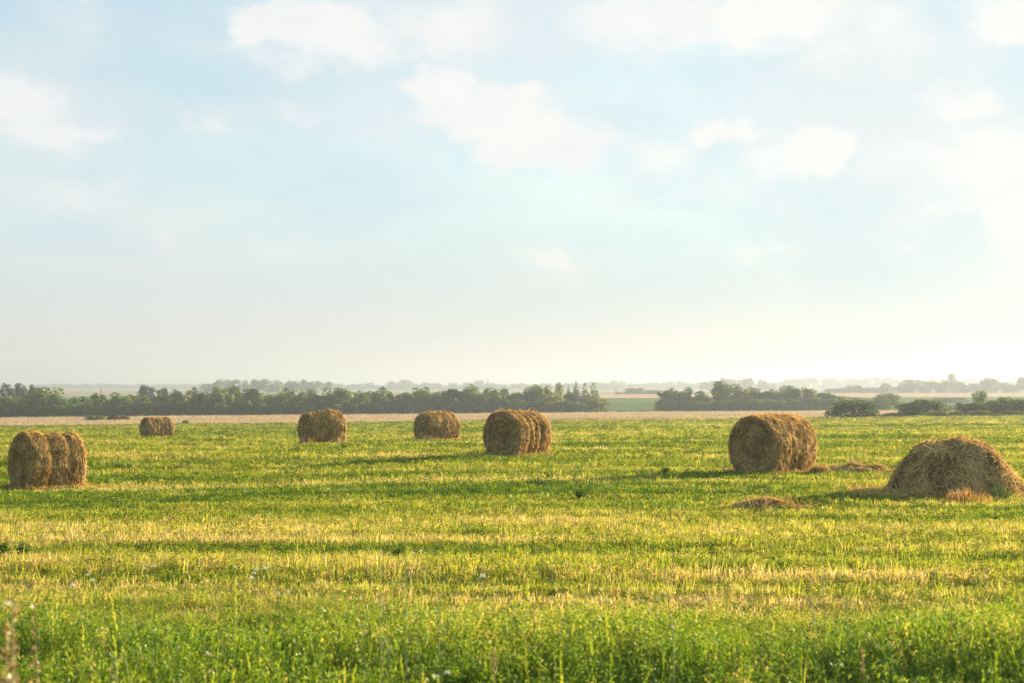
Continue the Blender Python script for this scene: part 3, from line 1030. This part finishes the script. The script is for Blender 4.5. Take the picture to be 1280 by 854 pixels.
# hazy row beyond the ripe field at the right
HR = [(1046, 26, 485, 'bush'), (1060, 22, 481.5, 'broad'), (1073, 20, 481, 'broad'), (1090, 24, 484, 'bush'), (1106, 14, 478.5, 'round'), (1119, 22, 483, 'bush'),
      (1132, 20, 478, 'broad'), (1142, 26, 473.5, 'round'), (1155, 14, 482, 'bush'), (1165, 20, 476, 'round'), (1178, 20, 475, 'broad'), (1190, 17, 467.5, 'poplar'),
      (1198, 16, 475, 'broad'), (1206, 12, 480, 'bush'), (1217, 15, 478.5, 'round'), (1237, 24, 472, 'broad'), (1228, 16, 480, 'bush'), (1252, 20, 477, 'round'),
      (1265, 20, 479, 'bush'), (1279, 18, 470, 'round')]
HR.sort()
for i, (px, w, top, k) in enumerate(HR):
    tree(k, px, w * 1.15, top, 491, 1180 + random.uniform(-20, 30), 'mid', 'pale hazy %s %s beyond the ripe field, %s from the left in its row' % (
        ADJ[k], 'shrub' if k == 'bush' else 'tree', ordn(i + 1)), 'tree', 'hazy trees beyond the ripe field')


# ------------------------------------------------------------------ far woods, one mass each
def far_wood(label, spans, Y, seed, base_drop=0):
    r = np.random.default_rng(seed)
    Vs, Qs, As, n = [], [], [], 0
    for (p0, p1, t0, t1, dpx, kinds) in spans:
        px = p0
        while px < p1:
            f = (px - p0) / max(1, p1 - p0)
            top = t0 + (t1 - t0) * f + r.normal(0, dpx)
            w = r.uniform(.9, 1.9) * max(6, (490 - top)) * .62 + 4
            yy = Y * r.uniform(.985, 1.03)
            k = kinds[r.integers(0, len(kinds))]
            cm = PROTO[k][r.integers(0, len(PROTO[k]))][0]
            v = np.empty(len(cm.vertices) * 3, np.float32)
            cm.vertices.foreach_get('co', v)
            v = v.reshape(-1, 3)
            nq = min(len(v) // 4, 900)
            v = v[:nq * 4]
            x = xat(px, yy)
            z = gzf(x, yy) - base_drop
            h = zat(top, yy) - z
            ww = w / F0 * yy
            a = r.random() * 6.283
            c, s = math.cos(a), math.sin(a)
            v2 = np.stack([(v[:, 0] * c - v[:, 1] * s) * ww + x, (v[:, 0] * s + v[:, 1] * c) * ww + yy, v[:, 2] * h + z], -1)
            # bigger leaf clumps so that the far crown stays closed
            ctr = v2.reshape(-1, 4, 3).mean(1, keepdims=True)
            v2 = ((v2.reshape(-1, 4, 3) - ctr) * 1.5 + ctr).reshape(-1, 3)
            Vs.append(v2)
            Qs.append(np.arange(nq * 4).reshape(-1, 4) + n)
            As.append(np.full(nq * 4, r.uniform(.3, .7)))
            n += nq * 4
            px += w * r.uniform(.4, .7)
    o = obj('far_wood', mesh_np('far_wood', np.concatenate(Vs), [np.concatenate(Qs)], FOL['mid'], {'tone': np.concatenate(As)}))
    tag(o, label, 'wood', 'far woods in the haze', 'stuff')


BR = ('broad', 'round', 'bush')
far_wood('dense hazy wood with a bumpy top behind the tousled bale', [(258, 275, 478, 475, .7, BR), (275, 345, 474, 473.5, .6, ('broad', 'round')), (345, 412, 474.5, 475.5, .6, ('broad', 'round'))], 1350, 1)
far_wood('long flat bluish ridge of woodland at the far left horizon', [(40, 270, 479.6, 479.2, .35, BR)], 3000, 2)
far_wood('pale scattered treetops on the horizon above the middle bales', [(408, 440, 478, 482, 1.2, BR), (425, 520, 482, 477, 2.2, BR), (520, 620, 479, 478, 2.4, BR), (600, 770, 479.5, 478, 1.2, BR)], 2300, 3)
far_wood('pale low treetops on the horizon above the gap', [(745, 900, 477.5, 476.5, 1.8, BR)], 2500, 4)
far_wood('hazy wooded rise behind the tallest tree of the right clump', [(882, 900, 477, 472, .6, BR), (900, 950, 471.5, 473, .8, BR), (950, 970, 475, 478, .8, BR)], 1750, 5)
far_wood('pale line of big treetops behind the hazy right row', [(962, 1000, 475, 474, 2.0, BR), (986, 1070, 471, 470.5, 1.5, BR), (1060, 1135, 471, 469.5, 1.5, BR), (1135, 1330, 473, 474, 1.6, BR)], 2500, 6)


# ------------------------------------------------------------------ poles
def pole(px, top, base, Y, label, thick, arms=False):
    x = xat(px, Y)
    z = gzf(x, Y)
    h = zat(top, Y) - z
    b = MB()
    b.tube([(0, 0, -.2), (0, 0, h * .5), (0, 0, h)], [thick, thick * .9, thick * .75], 8)
    root = bpy.data.objects.new('utility_pole', None)
    C.objects.link(root)
    root.location = (x, Y, z)
    tag(root, label, 'pole', 'poles in the far fields')
    obj('post', b.mesh('post', M_pole), root)
    if arms:
        c = MB()
        c.tube([(-.9, 0, h - .5), (0, 0, h - .48), (.9, 0, h - .5)], [.07, .08, .07], 6)
        obj('crossarm', c.mesh('crossarm', M_pole), root)


pole(126.3, 484.5, 520, 470, 'thin weathered pole rising from the trees left of the two domed trees', .14)
pole(610, 474.5, 500, 1500, 'faint thin pole on the horizon above the ringed middle bale', .45)
pole(769, 483, 492, 1020, 'left thin post beside the dome shaped bush in the gap', .28)
pole(771.8, 482, 492, 1022, 'taller right thin post beside the dome shaped bush in the gap', .28)


# ------------------------------------------------------------------ single weeds and flowers
def weed_bush(px, py, w, h, label, mat=M_weed, n=420):
    Y = None
    for t in np.linspace(12, 90, 1600):
        xx = xat(px, t, py)
        if zat(py, t) <= gzf(xx, t):
            Y = t
            break
    x = xat(px, Y, py)
    W, H = w / F0 * Y, h / F0 * Y
    root = bpy.data.objects.new('weed', None)
    C.objects.link(root)
    root.location = (x, Y, gzf(x, Y))
    tag(root, label, 'weed', 'leafy weeds in the mown field')
    b, s = MB(), MB()
    for i in range(12):
        a = i * 2.4
        r = W / 2 * math.sqrt((i + .5) / 12)
        tp = (math.cos(a) * r, math.sin(a) * r, H * (1 - .5 * (r / (W / 2)) ** 2) * random.uniform(.8, 1.1))
        s.tube([(0, 0, -.02), (tp[0] * .4, tp[1] * .4, tp[2] * .5), tp], [.005, .004, .002], 4)
        for k in range(n // 12):
            t = random.uniform(.3, 1.03)
            aa = random.uniform(0, 6.283)
            b.leaf((tp[0] * t, tp[1] * t, tp[2] * t), (math.cos(aa), math.sin(aa), random.uniform(-.2, .7)), (random.gauss(0, .4), random.gauss(0, .4), 1),
                   random.uniform(.03, .07), random.uniform(.018, .035), random.random())
    obj('leaves', b.mesh('leaves', mat), root)
    obj('stems', s.mesh('stems', mat), root)


weed_bush(725, 627, 20, 19, 'small dark leafy weed bush standing alone in the mown field below the ringed bale')
weed_bush(832, 594, 14, 11, 'tiny leafy weed left of the largest bale, in its shadow')
weed_bush(1252, 627, 46, 24, 'leafy green weed patch at the right foot of the haystack')
weed_bush(4, 695, 18, 16, 'bright leafy weed by the left edge of the field, first of a pair')
weed_bush(27, 697, 24, 17, 'bright leafy weed by the left edge of the field, second of a pair')
weed_bush(430, 563, 9, 9, 'tiny green weed below the tousled bale')
weed_bush(498, 700, 16, 14, 'small green weed amid dry stubble in the field centre')


def ground_hit(px, py):
    for t in np.linspace(8, 60, 2600):
        xx = xat(px, t, py)
        if zat(py, t) <= gzf(xx, t):
            return xx, t
    return xat(px, 14, py), 14.0


# orange dry clump before the haystack
x, Y = ground_hit(1203, 631)
b = MB()
for i in range(420):
    u = max(-.55, min(.55, random.gauss(0, .33)))
    yy = max(-.15, min(.15, random.gauss(0, .12)))
    h = max(.08, .34 * math.exp(-(u - .05) ** 2 / .35) * random.uniform(.5, 1.15)) * (1 if u > -.3 else .6)
    la = random.uniform(0, 6.283)
    l2 = h * random.uniform(.05, .5)
    b.blade((u, yy, -.02), (u + math.cos(la) * l2, yy + math.sin(la) * l2, h), (u + math.cos(la) * l2 * .3, yy + math.sin(la) * l2 * .3, h * .6), .010, random.random())
tag(obj('dry_grass_clump', b.mesh('dry_grass_clump', M_orange), loc=(x, Y, gzf(x, Y))), 'orange dry grass clump growing before the foot of the haystack', 'grass clump', 'dry grass clumps')
for px, py, nb, lab in ((60, 716, 60, 'orange dry grass clump near the left edge, before the white flowers'), (425, 549, 90, 'pale dry tuft at the right foot of the tousled bale'),
                        (530, 549.5, 120, 'pale dry tuft at the foot of the squat wide bale'), (230, 646, 40, 'upright dry grass tuft in the stubble at the left'), (384, 553.5, 60, 'pale dry tuft at the left foot of the tousled bale')):
    x, Y = ground_hit(px, py) if py > 600 else (xat(px, {425: 69.5, 530: 80.6, 384: 69.6}[px]), {425: 69.5, 530: 80.6, 384: 69.6}[px])
    b = MB()
    s = 1 if py > 600 else 1.5
    for i in range(nb):
        u, yy = random.gauss(0, .14 * s * s), random.gauss(0, .10 * s)
        h = random.uniform(.14, .32) * s * .9
        la, l2 = random.uniform(0, 6.283), h * random.uniform(.05, .5)
        b.blade((u, yy, -.02), (u + math.cos(la) * l2, yy + math.sin(la) * l2, h), (u + math.cos(la) * l2 * .3, yy + math.sin(la) * l2 * .3, h * .6), .008 * s, random.random())
    tag(obj('dry_grass_clump', b.mesh('dry_grass_clump', M_orange if py > 600 else M_dryweed), loc=(x, Y, gzf(x, Y))), lab, 'grass clump', 'dry grass clumps')

# white flowers: a stem with an umbel of florets
FL = [(91, 733, 5, 'white flower head at the left, before the orange dry clump'), (109, 720, 3.5, 'small white flower right above the left white one'), (116, 727, 5, 'pale flower right of the left white one'),
      (193, 709, 4, 'white flower by the dark stubble, upper of a pair'), (180, 712, 4, 'white flower by the dark stubble, lower of a pair'), (294, 710, 4, 'lone white flower left of the white flower cluster'),
      (314, 724, 5, 'lower left flower of the white cluster'), (321, 713, 5, 'upper left flower of the white cluster'), (331, 712, 5, 'upper right flower of the white cluster'),
      (318, 718, 4, 'middle flower of the white cluster'), (361, 741, 3.5, 'small white flower right of and below the white cluster'), (348, 743, 3.5, 'small white flower below the white cluster'),
      (7, 757, 6, 'white flower nearest the left edge, above the brown weed'), (18, 778, 5, 'white flower amid the brown weed at the left'), (260, 819, 5, 'lone white flower low in the green meadow'),
      (603, 722, 6, 'biggest white flower in the middle of the field'), (662, 750, 4, 'pale flower at the meadow edge right of the biggest one'), (546, 848, 6, 'pinkish white flower at the bottom edge, left of two'),
      (559, 843, 6, 'pinkish white flower at the bottom edge, right of two'), (823, 768, 4, 'white flower in the right meadow, left of two'), (840, 786, 4.5, 'white flower in the right meadow, right of two'),
      (516, 692, 3.5, 'small white flower among the tall pale stalks, left of two'), (526, 690, 3.5, 'small white flower among the tall pale stalks, right of two'), (1052, 832, 4, 'pale flower low in the right meadow')]
for px, py, r, lab in FL:
    hgt = .42 if py > 735 else .26
    # find Y where the head (hgt above ground) projects to py
    Y = 14.
    for t in np.linspace(9, 40, 1600):
        xx = xat(px, t, py)
        if zat(py, t) <= gzf(xx, t) + hgt:
            Y = t
            break
    x = xat(px, Y, py)
    rm = r / F0 * Y * .62
    root = bpy.data.objects.new('wildflower', None)
    C.objects.link(root)
    root.location = (x, Y, gzf(x, Y))
    tag(root, lab, 'wildflower', 'white wildflowers')
    s = MB()
    s.tube([(0, 0, -.02), (.01, 0, hgt * .5), (0, 0, hgt)], [.003, .0025, .002], 4)
    f = MB()
    for k in range(34):
        a, q_ = k * 2.4, math.sqrt((k + .5) / 34)
        c = (math.cos(a) * q_ * rm, math.sin(a) * q_ * rm, hgt + rm * 1.0 * (1 - q_ * q_))
        for j in range(3):
            aa = random.uniform(0, 6.283)
            f.leaf(c, (math.cos(aa), math.sin(aa), random.uniform(0, .8)), (random.gauss(0, .3), random.gauss(0, .3), 1), rm * .42, rm * .3, random.random())
    obj('stem', s.mesh('stem', M_weed), root)
    obj('flower_head', f.mesh('flower_head', M_petal), root)


# tall blurred stalks near the camera
def stalk(px, top, Y, mat, label, name, cat, group, nst=3, spread=.1, side=.25, leafn=60, lsz=(.03, .012), lean=.15, start=.35, thin=1.0):
    x = xat(px, Y, top)
    z = gzf(x, Y)
    h = zat(top, Y) - z
    root = bpy.data.objects.new(name, None)
    C.objects.link(root)
    root.location = (x, Y, z)
    tag(root, label, cat, group)
    s, f = MB(), MB()
    for i in range(nst):
        a = i * 2.4 + random.uniform(0, 1)
        hh = h * (1 if i == 0 else random.uniform(.7, .95))
        bx, by = (0, 0) if i == 0 else (math.cos(a) * spread * .3, math.sin(a) * spread * .3)
        tx, ty = (random.gauss(0, .02), 0) if i == 0 else (math.cos(a) * spread * 1.2, math.sin(a) * spread)
        s.tube([(bx, by, -.03), ((bx + tx) / 2 + .01, (by + ty) / 2, hh * .55), (tx, ty, hh)], [.004 * thin, .003 * thin, .002 * thin], 5, random.random())
        for k in range(leafn):
            t = random.uniform(start, 1.0)
            aa = random.uniform(0, 6.283)
            o = side * (1.02 - t) * random.uniform(.1, 1)
            c = (bx + (tx - bx) * t + math.cos(aa) * o, by + (ty - by) * t + math.sin(aa) * o, hh * t + o * .8)
            if True:
                f.tube([(bx + (tx - bx) * t, by + (ty - by) * t, hh * t), c], [.002, .001], 3, random.random())
            f.leaf(c, (math.cos(aa) * .6, math.sin(aa) * .6, random.uniform(.2, 1)), (random.gauss(0, 1), random.gauss(0, 1), .5), random.uniform(.6, 1.4) * lsz[0], random.uniform(.6, 1.4) * lsz[1], random.random())
    obj('stems', s.mesh('stems', mat), root)
    obj('seed_heads', f.mesh('seed_heads', mat), root)


stalk(14, 748, 5.6, M_dryweed, 'tallest brown dock weed gone to seed at the left edge', 'dry_weed', 'weed', 'brown weeds at the left edge', 5, .14, .10, 110, (.026, .014))
stalk(2, 790, 5.2, M_dryweed, 'brown dock weed cut by the left edge of the view', 'dry_weed', 'weed', 'brown weeds at the left edge', 4, .10, .09, 100, (.026, .014))
stalk(48, 752, 6.2, M_dryweed, 'thin brown weed right of the tallest brown dock weed', 'dry_weed', 'weed', 'brown weeds at the left edge', 3, .10, .08, 60, (.025, .014))
stalk(503, 632, 6.4, M_palestalk, 'tallest faint pale stalk rising before the dry stubble', 'tall_stalk', 'tall weed', 'faint tall stalks', 2, .06, .16, 26, (.018, .006), thin=.45)
stalk(480, 690, 6.7, M_palestalk, 'short faint pale stalk left of the tallest pale stalk', 'tall_stalk', 'tall weed', 'faint tall stalks', 2, .08, .14, 20, (.018, .006), thin=.45)
stalk(545, 672, 7.0, M_palestalk, 'faint pale stalk right of the tallest pale stalk', 'tall_stalk', 'tall weed', 'faint tall stalks', 2, .07, .14, 22, (.018, .006), thin=.45)
stalk(144, 822, 9.6, M_palestalk, 'woolly pale green flower spike at the bottom left', 'tall_stalk', 'tall weed', 'tall spikes in the meadow', 1, .03, .03, 120, (.03, .014), start=.5)
stalk(1030, 690, 12.5, M_palestalk, 'faint branching stalk in the right part of the field', 'tall_stalk', 'tall weed', 'tall spikes in the meadow', 2, .08, .14, 30, (.02, .008))
stalk(1060, 752, 12.2, M_weed, 'yellowish green tall weed in the right meadow', 'tall_stalk', 'tall weed', 'tall spikes in the meadow', 2, .08, .10, 40, (.03, .014))
stalk(1112, 798, 11.6, M_weed, 'upright pointed green weed in the right meadow', 'tall_stalk', 'tall weed', 'tall spikes in the meadow', 2, .04, .05, 46, (.05, .014))
stalk(196, 790, 11.4, M_weed, 'slim green spike with yellow tip at the left of the meadow', 'tall_stalk', 'tall weed', 'tall spikes in the meadow', 1, .03, .03, 40, (.03, .01))
stalk(841, 780, 11.4, M_palestalk, 'slim pale seed stalk right of the meadow middle', 'tall_stalk', 'tall weed', 'tall spikes in the meadow', 1, .03, .04, 30, (.02, .008))
stalk(1078, 812, 11.2, M_dryweed, 'short brown seed spike in the right meadow', 'tall_stalk', 'tall weed', 'tall spikes in the meadow', 1, .03, .03, 40, (.018, .009), start=.7)
stalk(612, 812, 11.2, M_dryweed, 'short rusty seed spike in the middle of the meadow', 'tall_stalk', 'tall weed', 'tall spikes in the meadow', 1, .03, .03, 40, (.018, .009), start=.7)

# ------------------------------------------------------------------ haze
x0, x1, y0, y1, zz0, zz1 = -6800, 6800, -90, 8200, -8.0, 34.0
v = [(a, b_, c) for c in (zz0, zz1) for b_ in (y0, y1) for a in (x0, x1)]
me = mesh_np('haze', np.array(v), [np.array([(0, 2, 3, 1), (4, 5, 7, 6), (0, 1, 5, 4), (2, 6, 7, 3), (0, 4, 6, 2), (1, 3, 7, 5)])])
m, nt, N, L = new_mat('haze')
pv = N.new('ShaderNodeVolumePrincipled')
pv.inputs['Color'].default_value = (.345, .385, .445, 1)
pv.inputs['Density'].default_value = .00045
pv.inputs['Anisotropy'].default_value = .42
om = N.new('ShaderNodeOutputMaterial')
L.new(pv.outputs[0], om.inputs['Volume'])
me.materials.append(m)
tag(obj('haze', me), kind='stuff')

# ------------------------------------------------------------------ sun and sky
SUN_EL, SUN_AZ = 10.5, 50.0          # azimuth clockwise from +Y (towards +X)
s = bpy.data.lights.new('sun', 'SUN')
s.energy = 4.6
s.angle = R(.5)
s.color = (1, .83, .58)
so = bpy.data.objects.new('sun', s)
C.objects.link(so)
to_sun = Vector((math.sin(R(SUN_AZ)) * math.cos(R(SUN_EL)), math.cos(R(SUN_AZ)) * math.cos(R(SUN_EL)), math.sin(R(SUN_EL))))
so.rotation_euler = to_sun.to_track_quat('Z', 'Y').to_euler()

w = bpy.data.worlds.new('World')
sc.world = w
w.use_nodes = True
nt = w.node_tree
N, L = nt.nodes, nt.links
N.clear()
sky = N.new('ShaderNodeTexSky')
sky.sky_type = 'NISHITA'
sky.sun_disc = False
sky.sun_elevation = R(SUN_EL)
sky.sun_rotation = R(SUN_AZ)
sky.air_density = 1.0
sky.dust_density = 0.6
tc = N.new('ShaderNodeTexCoord')
sx = N.new('ShaderNodeSeparateXYZ')
L.new(tc.outputs['Generated'], sx.inputs[0])
az = math_node(N, L, 'ARCTAN2', sx.outputs[0], sx.outputs[1])
el = math_node(N, L, 'ARCSINE', sx.outputs[2])
cv = N.new('ShaderNodeCombineXYZ')
L.new(az, cv.inputs[0])
L.new(el, cv.inputs[1])
AE = cv.outputs[0]


def noise_node(scale, det, sxy, off=0.0, rough=.55, dist=0.0):
    mp = N.new('ShaderNodeMapping')
    mp.inputs['Scale'].default_value = (sxy[0], sxy[1], 1)
    mp.inputs['Location'].default_value = (off, off * .7, off * .3)
    L.new(AE, mp.inputs['Vector'])
    n = N.new('ShaderNodeTexNoise')
    n.inputs['Scale'].default_value = scale
    n.inputs['Detail'].default_value = det
    n.inputs['Roughness'].default_value = rough
    n.inputs['Distortion'].default_value = dist
    L.new(mp.outputs[0], n.inputs['Vector'])
    return n.outputs['Fac']


def smooth(v, a, b, lo=0.0, hi=1.0):
    n = N.new('ShaderNodeMapRange')
    n.interpolation_type = 'SMOOTHSTEP'
    n.inputs['From Min'].default_value = a
    n.inputs['From Max'].default_value = b
    n.inputs['To Min'].default_value = lo
    n.inputs['To Max'].default_value = hi
    L.new(v, n.inputs['Value'])
    return n.outputs['Result']


# cloud banks at fixed directions: centre px, py, radius px (level, upright), weight
BL = [(20, 140, 60, 50, 1.0), (60, 170, 90, 28, .7), (95, 25, 60, 24, .5), (340, 28, 60, 34, .9), (420, 45, 130, 50, .75), (540, 30, 110, 60, .7),
      (560, 125, 55, 40, 1.0), (620, 150, 80, 42, 1.0), (690, 185, 110, 40, .8), (655, 118, 22, 24, .7), (250, 155, 30, 16, .55), (375, 140, 34, 20, .45),
      (820, 30, 130, 50, .75), (960, 22, 120, 50, .85), (1080, 40, 130, 60, .6), (1250, 15, 60, 30, .9),
      (910, 172, 45, 26, .95), (1018, 190, 42, 30, .95), (820, 195, 90, 36, .6), (960, 200, 120, 36, .55), (1210, 130, 60, 34, .7), (1240, 205, 110, 50, .85), (1140, 210, 90, 40, .5), (1290, 270, 60, 60, .8),
      (210, 305, 40, 20, .6), (210, 252, 34, 22, .4), (80, 240, 120, 40, .45), (360, 310, 120, 40, .35), (695, 330, 50, 16, .55), (955, 318, 50, 14, .4), (1130, 308, 20, 14, .4), (100, 330, 160, 50, .35)]
acc = wide = None
mpw = N.new('ShaderNodeMapping')
mpw.inputs['Scale'].default_value = (1, 1.5, 1)
L.new(AE, mpw.inputs['Vector'])
nw = N.new('ShaderNodeTexNoise')
nw.inputs['Scale'].default_value = 34
nw.inputs['Detail'].default_value = 5
nw.inputs['Roughness'].default_value = .62
L.new(mpw.outputs[0], nw.inputs['Vector'])
vm1 = N.new('ShaderNodeVectorMath')
vm1.operation = 'SUBTRACT'
L.new(nw.outputs['Color'], vm1.inputs[0])
vm1.inputs[1].default_value = (.5, .5, .5)
vm2 = N.new('ShaderNodeVectorMath')
vm2.operation = 'MULTIPLY_ADD'
L.new(vm1.outputs[0], vm2.inputs[0])
vm2.inputs[1].default_value = (.055, .04, 0)
L.new(AE, vm2.inputs[2])
AEW = vm2.outputs[0]
for px, py, rx, ry, wt in BL:
    X, Yv, Z = Vector(ray(px, py)).normalized()
    a0, e0 = math.atan2(X, Yv), math.asin(Z)
    mp = N.new('ShaderNodeMapping')
    mp.vector_type = 'TEXTURE'
    mp.inputs['Location'].default_value = (a0, e0, 0)
    mp.inputs['Scale'].default_value = (rx / F0 * 1.45, ry / F0 * 1.4, 1)
    L.new(AEW, mp.inputs['Vector'])
    ln = N.new('ShaderNodeVectorMath')
    ln.operation = 'LENGTH'
    L.new(mp.outputs[0], ln.inputs[0])
    g = smooth(ln.outputs['Value'], 1.25, .1, 0, wt)
    acc = g if acc is None else math_node(N, L, 'MAXIMUM', acc, g)
    g2 = smooth(ln.outputs['Value'], 2.3, .5, 0, wt)
    wide = g2 if wide is None else math_node(N, L, 'SUBTRACT', math_node(N, L, 'ADD', wide, g2), math_node(N, L, 'MULTIPLY', wide, g2))
# elsewhere in the sky: broken cloud by noise alone
nbig = noise_node(3.2, 5, (1, 2.2), 5.0)
gen = smooth(nbig, .52, .75, 0, .6)
outside = smooth(math_node(N, L, 'ABSOLUTE', az), .33, .5)
above = smooth(el, .22, .34)
outm = math_node(N, L, 'MAXIMUM', outside, above)
acc = math_node(N, L, 'MAXIMUM', acc, math_node(N, L, 'MULTIPLY', gen, outm))
nz = noise_node(16, 6, (1, 1.7), 1.3, .55, .3)
nzc = math_node(N, L, 'MULTIPLY_ADD', nz, 1.3, -.65)
dens = math_node(N, L, 'MULTIPLY', acc, math_node(N, L, 'ADD', nzc, 1.0))
core = smooth(math_node(N, L, 'MULTIPLY_ADD', nzc, .22, dens), .20, .82)
nz3 = noise_node(9, 6, (1, 2.4), 4.4, .6, .4)
layer = math_node(N, L, 'MULTIPLY', wide, smooth(nz3, .34, .64, .36, .90))
cloud = math_node(N, L, 'SUBTRACT', math_node(N, L, 'ADD', core, layer), math_node(N, L, 'MULTIPLY', core, layer))
veiln = noise_node(6, 5, (1, 3.2), 2.1)
veil = smooth(math_node(N, L, 'MULTIPLY_ADD', acc, .30, veiln), .30, .80, .55, .95)
# horizon mist in the upper air
mist = smooth(el, .105, -.005)
sunny = smooth(az, -.35, .65)

bg_sky = N.new('ShaderNodeBackground')
L.new(sky.outputs[0], bg_sky.inputs['Color'])
bg_sky.inputs['Strength'].default_value = .05


def mixrgb(fac, a, b):
    m = N.new('ShaderNodeMix')
    m.data_type = 'RGBA'
    L.new(fac, m.inputs[0])
    for k, v_ in ((6, a), (7, b)):
        if isinstance(v_, tuple):
            m.inputs[k].default_value = (*v_, 1)
        else:
            L.new(v_, m.inputs[k])
    return m.outputs[2]


veilc = mixrgb(sunny, (.55, .77, .88), (.64, .86, .92))
cloudl = mixrgb(sunny, (.95, .96, .96), (1.05, 1.03, .98))
cloudd = mixrgb(sunny, (.81, .86, .89), (.90, .93, .92))
nz4 = noise_node(22, 5, (1, 1.6), 7.7, .6, .2)
lit = math_node(N, L, 'MULTIPLY', core, smooth(nz4, .28, .60, .6, 1.0))
cloudc = mixrgb(lit, cloudd, cloudl)
mistc = mixrgb(sunny, (.80, .80, .77), (.95, .90, .80))
col = mixrgb(cloud, veilc, cloudc)
col = mixrgb(mist, col, mistc)
low_air = smooth(el, .20, .05)
fac = math_node(N, L, 'MAXIMUM', math_node(N, L, 'MAXIMUM', veil, cloud), math_node(N, L, 'MAXIMUM', mist, math_node(N, L, 'MULTIPLY', low_air, .93)))
bg_c = N.new('ShaderNodeBackground')
L.new(col, bg_c.inputs['Color'])
bg_c.inputs['Strength'].default_value = .219
mx = N.new('ShaderNodeMixShader')
fac = math_node(N, L, 'MAXIMUM', fac, math_node(N, L, 'MULTIPLY', smooth(az, -.1, .2), .97))
L.new(fac, mx.inputs[0])
L.new(bg_sky.outputs[0], mx.inputs[1])
L.new(bg_c.outputs[0], mx.inputs[2])
wo = N.new('ShaderNodeOutputWorld')
L.new(mx.outputs[0], wo.inputs['Surface'])
w.cycles.sampling_method = 'MANUAL'
w.cycles.sample_map_resolution = 1024

# ------------------------------------------------------------------ camera and render settings
cam = bpy.data.cameras.new('camera')
co = bpy.data.objects.new('camera', cam)
C.objects.link(co)
co.location = (0, 0, CZ)
co.rotation_euler = (R(90) + PITCH, 0, 0)
cam.sensor_width = 36
cam.lens = F0 / W0 * 36
cam.clip_start = .1
cam.clip_end = 20000
cam.dof.use_dof = True
cam.dof.focus_distance = 44
cam.dof.aperture_fstop = 3.8
sc.camera = co
vs = sc.view_settings
vs.view_transform = 'Standard'
vs.look = 'None'
vs.exposure = 2.15
vs.gamma = 1
vs.use_curve_mapping = False
cy = sc.cycles
cy.max_bounces = 6
cy.diffuse_bounces = 3
cy.glossy_bounces = 2
cy.transmission_bounces = 4
cy.volume_bounces = 1
cy.transparent_max_bounces = 4
cy.caustics_reflective = False
cy.caustics_refractive = False
cy.use_denoising = True
cy.denoiser = 'OPENIMAGEDENOISE'
cy.denoising_input_passes = 'RGB_ALBEDO_NORMAL'
cy.sample_clamp_indirect = 4
